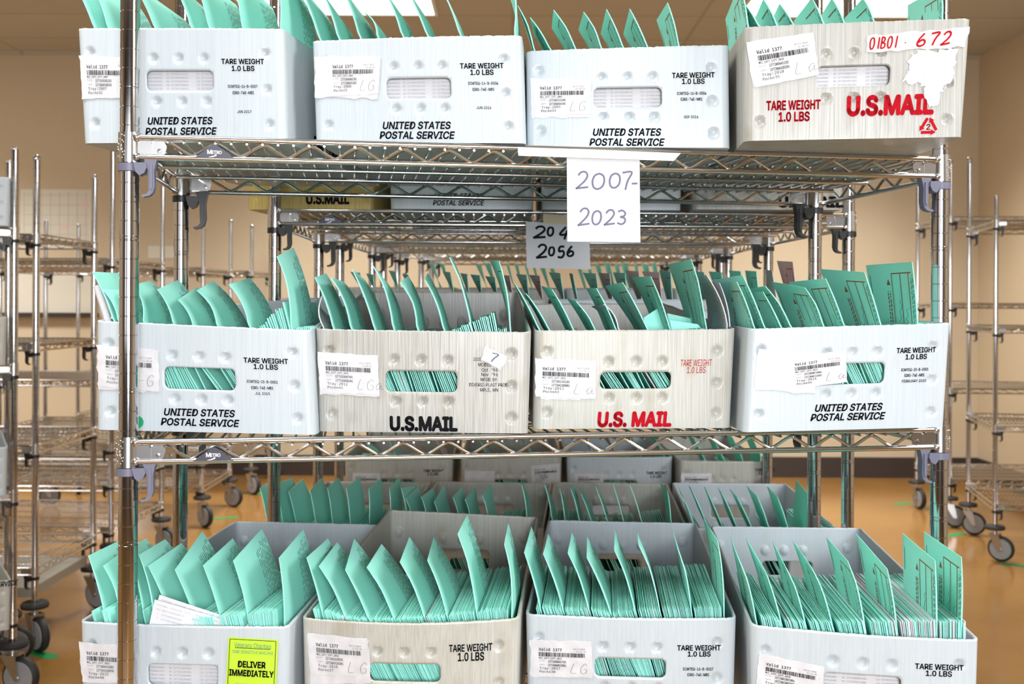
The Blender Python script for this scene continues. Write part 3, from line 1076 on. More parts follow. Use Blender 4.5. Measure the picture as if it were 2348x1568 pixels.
def recycle(s, px, py, size, mi=1):
    def draw(mb, f):
        c = s.inch(px, py)
        r = size * s.scale() / 2
        for k in range(3):
            a0, a1 = R(90 + 120 * k), R(90 + 120 * (k + 1))
            p0 = np.array([math.cos(a0), math.sin(a0)]) * r * 1.1
            p1 = np.array([math.cos(a1), math.sin(a1)]) * r * 1.1
            d = p1 - p0
            nrm = np.array([-d[1], d[0]]) / np.linalg.norm(d)
            a, b = c + p0 + d * .12, c + p0 + d * .66
            ribbon(mb, f, [a, (a + b) / 2, b], r * .3, mi)
            tip = c + p0 + d * .92
            mb.add(f(np.array([b + nrm * r * .3, b - nrm * r * .3, tip])), [(0, 1, 2)], mi)
        write(mb, f, '2', c[0], c[1], r * .55, None, 'sans', .02, 0, mi)
    return draw


TRAYS['T4'].extra = recycle(TRAYS['T4'], 2128.5, 291, 44)
for k, it in PR.items():
    TRAYS[k].print_(it)

LB = {
    'T1': ([(183.5, 128), (312, 133), (190, 227.5), (312, 224)], '2007', '32', '137720585002301', '137706005488201', '21:48:36', ''),
    'T2': ([(748, 131), (874, 131), (752, 222), (868, 216)], '2008', '25', '137720346062701', '137713008561601', '21:48:50', 'LG'),
    'T3': ([(1222, 181), (1355, 182), (1226, 268), (1353, 262)], '2009', '33', '137720623332901', '137720668644201', '21:49:28', 'LG'),
    'T4': ([(1711, 98), (1865, 75), (1733, 201), (1878, 172)], '2010', '35', '137720456452201', '137720664203201', '21:49:50', 'L.a'),
    'M1': ([(228, 793), (364, 803), (230, 887), (366, 896)], '2011', '47', '137720511260301', '137720603311801', '21:50:06', '-G'),
    'M2': ([(729, 807), (865, 815), (736, 899), (870, 904)], '2012', '41', '137720336957801', '137751036402401', '21:50:24', 'LGa'),
    'M3': ([(1228, 822), (1366, 827), (1228, 908), (1365, 914)], '2013', '43', '137720612435201', '137720452088001', '21:50:52', 'L.a'),
    'M4': ([(1804, 819), (1939, 803), (1810, 893), (1941.6, 875)], '2014', '46', '137720508730401', '137720402210501', '21:51:15', 'L.a'),
    'B1': ([(182, 1471), (318, 1481), (190, 1563), (322, 1567)], '2015', '48', '137720645314301', '137720333259701', '21:51:40', 'L'),
    'B2': ([(708, 1450), (843, 1463), (716, 1545), (848, 1552)], '2016', '27', '137720526209201', '137720676201601', '21:52:08', 'L.G'),
    'B3': ([(1220, 1465), (1357, 1471), (1220, 1549), (1359, 1552)], '2017', '30', '137720480917101', '137740000533001', '21:52:25', 'LG'),
    'B4': ([(1741, 1497), (1889, 1526), (1733, 1578), (1885, 1605)], '2018', '', '137720619037001', '137720619037001', '21:52:46', ''),
}
BACK = {'T2': [(721.4, 130), (866, 130), (723, 225), (866, 226)], 'T3': [(1216, 180), (1354, 182), (1219, 271.4), (1353, 269)],
        'T4': [(1709, 99), (1860, 80), (1728, 199), (1874, 172)], 'M1': [(223, 791), (363, 803), (226, 891.5), (366, 900)],
        'M4': [(1738, 799.5), (1880, 806), (1728, 894.5), (1869, 901.4)], 'B2': [(705, 1452), (846, 1466), (714, 1568), (851, 1566)],
        'M2': [(728.6, 807), (866, 815), (734.4, 903), (870, 909)], 'M3': [(1227, 822), (1366, 827), (1240, 915), (1330, 917)],
        'B3': [(1215.6, 1464), (1357, 1471), (1215.6, 1550.6), (1359, 1553)]}
for k, a in LB.items():
    TRAYS[k].label(*a, backing=BACK.get(k))

# extra stickers and tapes that ride on the trays
s = TRAYS['T4']
o, q = s.slab('tape_strip', [s.inch(*p) for p in ((1990, 81), (2223.5, 64), (1987, 122), (2212, 108))], M['tape'], 0.03, 0.012, (14, 5), 0.004, 0.04)
mb = MB()
f = lambda z: q(np.stack([z[:, 0] / 240., z[:, 1] / 42.], 1))
hand(mb, f, '01B01', 5, 8, 27, 12, 4, 3.4, 0, 0.1)
hand(mb, f, '.', 85, 8, 24, 12, 3, 2.6, 0)
hand(mb, f, '672', 118, 8, 28, 23, 7, 4.2, 0, 0.1)
obj('handwriting', mesh('handwriting', mb, [M['red_ink']], s.o, False), o)
for j, qd in enumerate((((2088, 122), (2125, 116), (2072, 190), (2116, 188)), ((2118, 117), (2196, 112), (2112, 200), (2180, 190)), ((2117, 185), (2165, 180), (2126, 246), (2150, 243)))):
    s.slab('torn_paper', [s.inch(*p) for p in qd], M['label_paper'], 0.034 + 0.01 * j, 0.012, (9, 11), 0.02, 0.07)
s = TRAYS['M2']
o, q = s.slab('paper_sticker', [s.inch(*p) for p in ((1113, 793), (1165, 818), (1104, 824), (1148, 847))], M['label_paper'], 0.04, 0.012, (6, 6), 0.004, 0.02)
mb = MB()
ribbon(mb, q, smooth_line([(.36, .78), (.62, .86), (.52, .5), (.46, .2)]), .065)
obj('handwriting', mesh('handwriting', mb, [M['pen']], s.o, False), o)
s = TRAYS['B1']
lime = ((524.5, 1460), (639, 1466), (519, 1572), (634, 1578))
o, q = s.slab('lime_sticker', [s.inch(*p) for p in lime], M['lime_paper'], 0.03, 0.012, (12, 12), 0.006, 0.01)
mb = MB()
f = lambda z: q(np.stack([z[:, 0] / 100., z[:, 1] / 100.], 1))
for tx, cy, wd, cap, b_, mi in (('Veterans Charities', 86, 74, 9, 0.0, 1), ('TIME SENSITIVE MAILING', 72, 82, 6, 0.0, 1), ('DELIVER', 47, 54, 12, 0.03, 0), ('IMMEDIATELY', 29, 88, 12, 0.03, 0), ('Thanks for helping the Vets', 6, 60, 4, 0, 1)):
    write(mb, f, tx, 50, cy, cap, wd, 'sans', b_, 0, mi)
for a, b in (((4, 4), (4, 97)), ((4, 97), (96, 97)), ((96, 97), (96, 4)), ((4, 4), (18, 4)), ((82, 4), (96, 4)), ((15, 80), (86, 80))):
    ribbon(mb, f, [a, ((a[0] + b[0]) / 2, (a[1] + b[1]) / 2), b], 1.1)
obj('sticker_print', mesh('sticker_print', mb, [M['ink'], M['green_ink']], s.o, False), o)
s = TRAYS['M1']
c = s.inch(316, 967)
th = np.linspace(0, 2 * math.pi, 24, endpoint=False)
mb = MB().add(s.face(0.03)(np.stack([c[0] + .33 * np.cos(th), c[1] + .33 * np.sin(th)], 1)), [tuple(range(24))])
obj('round_sticker', mesh('round_sticker', mb, [M['dot_green']], s.o, False), s.root)['label'] = 'round green sticker'
# lettering on the right side of tray 2007 and left side of tray 2014
s = TRAYS['T1']
mb = MB()
side = lambda z: s.at(np.full(len(z), 1 + .03 / s.W), z[:, 0] / s.L, z[:, 1] / s.H)
write(mb, side, 'EMM TRAY', 8.0, .75, .75, 6.0, 'sans', .03, 0.1)
write(mb, side, 'UNITED STATES', 14.5, 3.6, .9, 9.0, 'sans', .03, 0.22)
for j in range(3):
    write(mb, side, 'THIS TRAY IS FOR MAIL USE', 12.2, 2.3 - .3 * j, .17, 4.0, 'sans', .01)
obj('side_lettering', mesh('side_lettering', mb, [M['ink']], s.o, False), s.root)


# ---- trays on the carts behind
def simple_tray(key, XL_, XR_, YL, YR, zb, H, m, label, Lr=21.5, shift=(0., 0.), group='mail trays on the carts behind', step=0.2, hole=(.33, .66, .4, .6), bow=0.2, rear_hole=False):
    FB = [(XL_ + .15, YL, zb), (XR_ - .15, YR, zb)]
    FT = [(XL_, YL, zb + H), (XR_, YR, zb + H)]
    RB = [(XL_ + .15 + shift[0], YL + Lr, zb), (XR_ - .15 + shift[1], YR + Lr, zb)]
    RT = [(XL_ + shift[0], YL + Lr, zb + H), (XR_ + shift[1], YR + Lr, zb + H)]
    return Tray(key, FB, FT, RB, RT, M[m], label, hole, bow, step, rear_hole, group)


z2 = 6.15 + 1.22
simple_tray('C2T1', -21.4, -10.9, 83.2, 82.6, z2, 6.1, 'tray_yellow', 'yellowed mail tray with black lettering on second cart top shelf', 19, (2.0, 1.0))
simple_tray('C2T2', -9.8, 1.8, 82, 82, z2, 6.1, 'tray_white', 'white mail tray beside the yellowed one on second cart top shelf')
simple_tray('C2T3', 2.2, 13.5, 82, 82, z2, 6.1, 'tray_white', 'white mail tray above the 2056 sign on second cart top shelf')
simple_tray('C2T4', 14.0, 26.0, 81.3, 81.3, z2, 6.1, 'tray_aged', 'grey worn mail tray at right of the second cart top shelf')
TRAYS['C2T1'].print_([('U.S.MAIL', 752, 456, 100, 21, 0.043, 0, 0)])
TRAYS['C2T2'].print_([('UNITED STATES', 1052, 449, 112, 11, 0.024, 0.22, 0), ('POSTAL SERVICE', 1052, 465, 120, 11, 0.024, 0.22, 0)])
TRAYS['C2T4'].print_([('U.S.MAIL', 1860, 463, 150, 22, 0.043, 0, 0)])
z2m, z2l, z3l, z3m = -7.0 + 1.22, -25.3 + 1.22, -23.8 + 1.22, -5.7 + 1.22
for i, (a, b, m) in enumerate(((-18.7, -8.6, 'tray_white'), (-8.3, 3.0, 'tray_aged'), (3.3, 14.6, 'tray_white'), (14.9, 26.2, 'tray_aged'))):
    simple_tray('C2M%d' % (i + 1), a, b, 84, 84, z2m, 6.1, m, ORD[i + 1] + ' mail tray from the left on second cart middle shelf', 20)
for i, (a, b, r0, r1, m) in enumerate(((-19.9, -8.9, -18.4, -8.0, 'tray_cream'), (-8.6, 2.6, -7.4, 4.0, 'tray_cream'), (2.9, 14.1, 4.3, 15.5, 'tray_cream'), (14.5, 26.0, 16.1, 27.4, 'tray_white'))):
    simple_tray('C2L%d' % (i + 1), a, b, 83, 82.5, z2l, 6.15, m, ORD[i + 1] + ' mail tray from the left on second cart lower shelf', 20.8, (r0 - a, r1 - b), rear_hole=True)
for i, (a, b, m) in enumerate(((-17.8, -6.2, 'tray_cream'), (-5.4, 5.4, 'tray_cream'), (5.9, 17.2, 'tray_white'), (17.5, 26.5, 'tray_cream'))):
    simple_tray('C3L%d' % (i + 1), a, b, 110.6 if i < 3 else 108.2, 110.6 if i < 3 else 107.6, z3l, 6.2, m, ORD[i + 1] + ' mail tray from the left on third cart lower shelf', 21)
    simple_tray('C3M%d' % (i + 1), a, b, 112.5, 112.5, z3m, 6.1, m, ORD[i + 1] + ' mail tray from the left on third cart middle shelf', 20, step=0.3)
TRAYS['C3L1'].print_([('TARE WEIGHT', 994, 1079, 46, 6, .02, 0, 0), ('1.0 LBS', 993, 1086.5, 25, 6, .02, 0, 0)])
TRAYS['C3L3'].print_([('TARE WEIGHT', 1506, 1084, 48, 6, .02, 0, 0), ('1.0 LBS', 1504, 1092, 26, 6, .02, 0, 0)])
TRAYS['C3L4'].print_([('TARE WEIGHT', 1754, 1077, 46, 6, .02, 0, 0), ('1.0 LBS', 1752, 1085, 24, 6, .02, 0, 0)])
for k, qd, tr in (('C3L1', ((809, 1084), (872, 1085), (809, 1120), (872, 1121)), '2063'), ('C3L2', ((1218, 1068), (1284, 1062), (1220, 1108), (1284, 1108)), '2064'),
                  ('C3L3', ((1318, 1085), (1384, 1086), (1318, 1120), (1384, 1120)), '2065'), ('C3L4', ((1562, 1085), (1632, 1086), (1562, 1120), (1632, 1120)), '2066')):
    TRAYS[k].label(qd, tr, '21', '137720612435201', '137720452088001', '21:50:52', '')
s = TRAYS['C3L2']
s.slab('blank_label', [s.inch(*p) for p in ((1066, 1079), (1134, 1080), (1066, 1112), (1134, 1112))], M['label_paper'])
for i, (px1, py1, Y, m) in enumerate(((24, 522, 131, 'tray_white'), (16, 824, 131, 'tray_cream'), (18, 1116, 131, 'tray_white'), (26, 1404, 127, 'tray_cream'))):
    b = at(px1, py1, Y)
    zz = [8.2, -9.4, -25.8, -41.5][i] + 1.22
    sh_ = -9.2 if i < 3 else -11
    simple_tray('L%d' % i, b[0] - 10, b[0], Y - 5.3, Y, zz, 6.1, m, 'white mail tray on the nearest left cart, ' + ['top shelf', 'second shelf from the top', 'third shelf from the top', 'lowest shelf'][i], 17, (sh_, sh_), 'mail trays on the left cart')
TRAYS['L3'].print_([('SERVICE', 14, 1338, 52, 12, .03, .2, 0)])

# ================================================================== SIGNS
def sign(px4, Y, label, name='paper_sign'):
    tl, tr, bl, br = [at(*p, Y) for p in px4]
    t = thing(name, P(*((bl + br) / 2)), label, 'sign')
    o = (bl + br) / 2
    nx, ny = 9, 9
    u, v = np.meshgrid(np.linspace(0, 1, nx), np.linspace(0, 1, ny))
    u, v = u.ravel()[:, None], v.ravel()[:, None]
    base = (1 - v) * ((1 - u) * bl + u * br) + v * ((1 - u) * tl + u * tr)
    curl = -0.16 * (1 - v) ** 2 + 0.05 * np.sin(u * 3.1)
    f_ = base + np.hstack([0 * u, curl, 0 * u])
    b_ = f_ + (0, 0.012, 0)
    F = []
    for j in range(ny - 1):
        for i in range(nx - 1):
            a = j * nx + i
            F += [(a, a + 1, a + nx + 1, a + nx), (a + 81, a + nx + 81, a + nx + 82, a + 82)]
    obj('sheet', mesh('sheet', MB().add(np.vstack([f_, b_]), F), [M['white_paper']], o), t)

    def q(uv):
        u, v = uv[:, :1], uv[:, 1:]
        p = (1 - v) * ((1 - u) * bl + u * br) + v * ((1 - u) * tl + u * tr)
        return p + np.hstack([0 * u, -0.16 * (1 - v) ** 2 + 0.05 * np.sin(u * 3.1) - 0.02, 0 * u])
    return t, o, q


def bar(name, px4, Y, m, parent, o, th=0.02):
    c = [at(*p, Y) for p in px4]
    mb = MB().hexa([c[2], c[3], c[3] + (0, th, 0), c[2] + (0, th, 0), c[0], c[1], c[1] + (0, th, 0), c[0] + (0, th, 0)])
    return obj(name, mesh(name, mb, [M[m]], o, False), parent)


t, o, q = sign(((1300, 347), (1467, 355), (1301, 554), (1468, 556)), 57.2, 'white sheet handwritten 2007-2023 taped to the front cart top shelf')
mb = MB()
f = lambda z: q(np.stack([z[:, 0] / 167., z[:, 1] / 205.], 1))
for ch, x, y, cw, ch_ in (('2', 20, 122, 30, 38), ('0', 54, 122, 32, 36), ('0', 94, 126, 28, 34), ('7', 122, 122, 26, 42), ('-', 146, 128, 16, 20),
                          ('2', 24, 38, 28, 38), ('0', 54, 40, 24, 32), ('2', 84, 40, 26, 34), ('3', 112, 42, 22, 32)):
    hand(mb, f, ch, x, y, ch_, cw, 0, 4.0, 0, 0.14)
    if ch == '-':
        obj('handwritten_line', mesh('handwritten_line', mb, [M['pen']], o, False), t)
        mb = MB()
obj('handwritten_line', mesh('handwritten_line', mb, [M['pen']], o, False), t)
bar('masking_tape', ((1187, 337), (1562, 351), (1189, 357), (1545, 369)), 57.1, 'tape', t, o)
t, o, q = sign(((1206, 508), (1351, 515), (1208, 614), (1354, 618)), 81.0, 'shaded white sheet ending 2056 hung on the second cart')
mb = MB()
f = lambda z: q(np.stack([z[:, 0] / 146., z[:, 1] / 106.], 1))
for ch, x, y, cw, ch_ in (('2', 16, 70, 30, 26), ('0', 48, 76, 15, 20), ('4', 76, 70, 22, 28), ('3', 106, 72, 18, 24), ('2', 22, 24, 26, 30), ('0', 50, 30, 14, 20), ('5', 70, 26, 18, 26), ('6', 92, 30, 17, 24)):
    hand(mb, f, ch, x, y, ch_, cw, 0, 5.2, 0, 0.14)
    if ch == '3':
        obj('handwritten_line', mesh('handwritten_line', mb, [M['ink']], o, False), t)
        mb = MB()
obj('handwritten_line', mesh('handwritten_line', mb, [M['ink']], o, False), t)
bar('tan_tape', ((1246, 490), (1330, 494), (1246, 512), (1330, 515)), 80.9, 'tan_tape', t, o)

# ================================================================== ENVELOPES
MATS_G = [M['green'], M['green_ink'], M['red_on_green']]


def leaf(name, nb, nt, fb, ft, m, label, group, cat='envelope', th=0.07, bend=0.0, print_='', fold=0.0, seed=0, vr=0.0, mid=None, host=None):
    """one envelope standing on edge from its four corners: near/far, bottom/top"""
    nb, nt, fb, ft = [np.array(q, float) for q in (nb, nt, fb, ft)]
    rr = random.Random(seed)
    n = np.cross(ft - nt, nb - nt)
    n /= np.linalg.norm(n) + 1e-9
    if n[0] < 0:
        n = -n                                     # n looks to the right
    o = (nb + fb) / 2

    def surf(u, v, off):
        u, v = np.asarray(u, float)[:, None], np.asarray(v, float)[:, None]
        if mid is None:
            p = (1 - v) * ((1 - u) * nb + u * fb) + v * ((1 - u) * nt + u * ft)
        else:                                       # straight among the packed mail, free above it
            lo, hi = np.clip(v / vr, 0, 1), np.clip((v - vr) / (1 - vr), 0, 1)
            nm, fm = mid
            pn = np.where(v < vr, (1 - lo) * nb + lo * nm, (1 - hi) * nm + hi * nt)
            pf = np.where(v < vr, (1 - lo) * fb + lo * fm, (1 - hi) * fm + hi * ft)
            p = (1 - u) * pn + u * pf
        w = np.clip((v - vr) / (1 - vr), 0, 1)
        b = bend * (4 * w * (1 - w)) - fold * np.clip(v - 0.86, 0, 1) * 4 * (1 - u)
        return p + n * (b + off * (1 - 0.6 * (2 * v - 1) ** 8))
    nu, nv = 5, 9
    vs = np.linspace(0, 1, nv)
    if mid is not None:
        vs = np.concatenate([np.linspace(0, vr, 3)[:-1], np.linspace(vr, 1, nv - 2)])
    U, V = np.meshgrid(np.linspace(0, 1, nu), vs)
    U, V = U.ravel(), V.ravel()
    k = nu * nv
    mb = MB()
    F = []
    for j in range(nv - 1):
        for i in range(nu - 1):
            a = j * nu + i
            F += [(a, a + 1, a + nu + 1, a + nu), (a + k, a + nu + k, a + nu + 1 + k, a + 1 + k)]
    loop = list(range(nu)) + [j * nu + nu - 1 for j in range(1, nv)] + [(nv - 1) * nu + i for i in range(nu - 2, -1, -1)] + [j * nu for j in range(nv - 2, 0, -1)]
    F += [(b, a, a + k, b + k) for a, b in zip(loop, loop[1:] + loop[:1])]
    mb.add(np.vstack([surf(U, V, th / 2), surf(U, V, -th / 2)]), F)
    e = th / 2 + 0.012

    def dash(u0, u1, v0, v1, sgn, mi):
        vv = np.array([v0, v0, v1, v1]); uu = np.array([u0, u1, u1, u0])
        mb.add(surf(uu, vv, sgn * e), [(0, 1, 2, 3)], mi)

    def words_(u, w_, v0, v1, sgn, mi, lo=.012, hi=.045, gap=.009):
        v = v0
        while v < v1:
            d = rr.uniform(lo, hi)
            dash(u, u + w_, v, min(v + d, v1), sgn, mi)
            v += d + rr.uniform(gap * .6, gap * 1.6)
    if 'R' in print_:                               # instructions block, right-facing side
        for j, (u, mi) in enumerate(((.60, 1), (.64, 1), (.685, 1), (.73, 2), (.775, 1), (.815, 1), (.855, 2), (.895, 1), (.93, 1), (.96, 1))):
            words_(u, .011, .35 if j % 3 else .5, .965 - .03 * (j < 4), 1, mi, .012, .05, .012)
        words_(.22, .05, .30, .42, 1, 1, .004, .01, .006)
    if 'L' in print_:                               # declaration panel, left-facing side; u runs away from the near edge
        dash(.05, .46, .93, .937, -1, 2)
        for u in (.45, .27, .10):
            dash(u, u + .012, .08, .935, -1, 2)
        words_(.02, .014, .1, .92, -1, 1, .01, .03)
        words_(.05, .014, .1, .9, -1, 1, .01, .03)
        words_(.13, .014, .1, .6, -1, 1, .01, .03)
        for u in (.515, .56):
            words_(u, .022, .22, .82, -1, 2, .01, .028, .006)
        for v in (.86, .17):
            mb.add(surf(np.array([.50, .58, .54]), np.array([v, v, v + .04]), -e), [(0, 1, 2)], 2)
        words_(.72, .05, .28, .62, -1, 1, .004, .009, .007)
        for u0 in (.33, .18):
            v = np.linspace(rr.uniform(.2, .3), rr.uniform(.65, .8), 26)
            u = u0 + .028 * np.sin(v * rr.uniform(90, 130)) + .02 * np.sin(v * 23)
            for i in range(25):
                mb.add(surf(np.array([u[i], u[i] + .008, u[i + 1] + .008, u[i + 1]]), np.array([v[i], v[i], v[i + 1], v[i + 1]]), -e), [(0, 1, 2, 3)], 1)
        dash(.93, .945, .80, .93, -1, 1)
    if 'D' in print_:                               # dot-matrix rows on list paper
        for j in range(14):
            for sg in (1, -1):
                words_(.08 + .062 * j, .02, .05, .95, sg, 1, .006, .014, .01)
    mt = MATS_G if m == 'green' else [M[m], M['blue_ink'], M['red_ink']]
    if host is not None:
        host.sheets.append(([tuple(q) for q in mb.v[0]], F))
    ob = obj(name, mesh(name, mb, mt, o), None, P(*o))
    return tag(ob, label, cat, group)


def front_y(s, x):
    """distance of the tray's front wall at lens-right x"""
    a = (x - s.c[4][0]) / (s.c[5][0] - s.c[4][0])
    return (1 - a) * s.c[4][1] + a * s.c[5][1]


def floor_z(s, x):
    a = min(1, max(0, (x - s.c[0][0]) / (s.c[1][0] - s.c[0][0])))
    return max((1 - a) * s.c[0][2] + a * s.c[1][2], s.c[2][2])


def divider(s, nb, nt, ft, label, group, m='green', name='envelope', cat='envelope', inset=0.55, deep=5.7, **kw):
    """an envelope stood up in tray s, from photograph pixels: near edge at the rim, near top, far top"""
    x0 = at(*nb, s.c[4][1])[0]
    Y = front_y(s, x0) + inset
    B, T = at(*nb, Y), at(*nt, Y)
    d = (s.c[6] + s.c[7] - s.c[4] - s.c[5]) / 2
    d[2] = 0
    d = d / np.linalg.norm(d) * deep
    if ft is None:
        FT_ = T + d
    else:
        FT_ = at(*ft, Y + deep * 0.98)
    z0 = floor_z(s, B[0]) + 0.25
    c = s.c
    h = B[2] - z0
    sl = (B[0] - T[0]) / max(.5, T[2] - B[2]) * h
    xl, xr = c[0][0] + .45, c[1][0] - .4
    NB = np.array([min(max(B[0] + sl, xl), xr), Y, z0])
    FB_ = NB + d
    B2 = B + (T - B) * .08
    kw['vr'] = min(.9, (B2[2] - z0) / max(.5, T[2] - z0))
    kw['mid'] = (B2, B2 + d)
    if name == 'envelope':
        s.kids.append((B2[0], NB[0]))
    return leaf(name, NB, T, FB_, FT_, m, label, group, cat, host=s, **kw)


def ext(nb, ps, y=-73):
    """carry a near edge on past the top of the photograph"""
    return (nb[0] + (ps[0] - nb[0]) * (nb[1] - y) / (nb[1] - ps[1]), y)


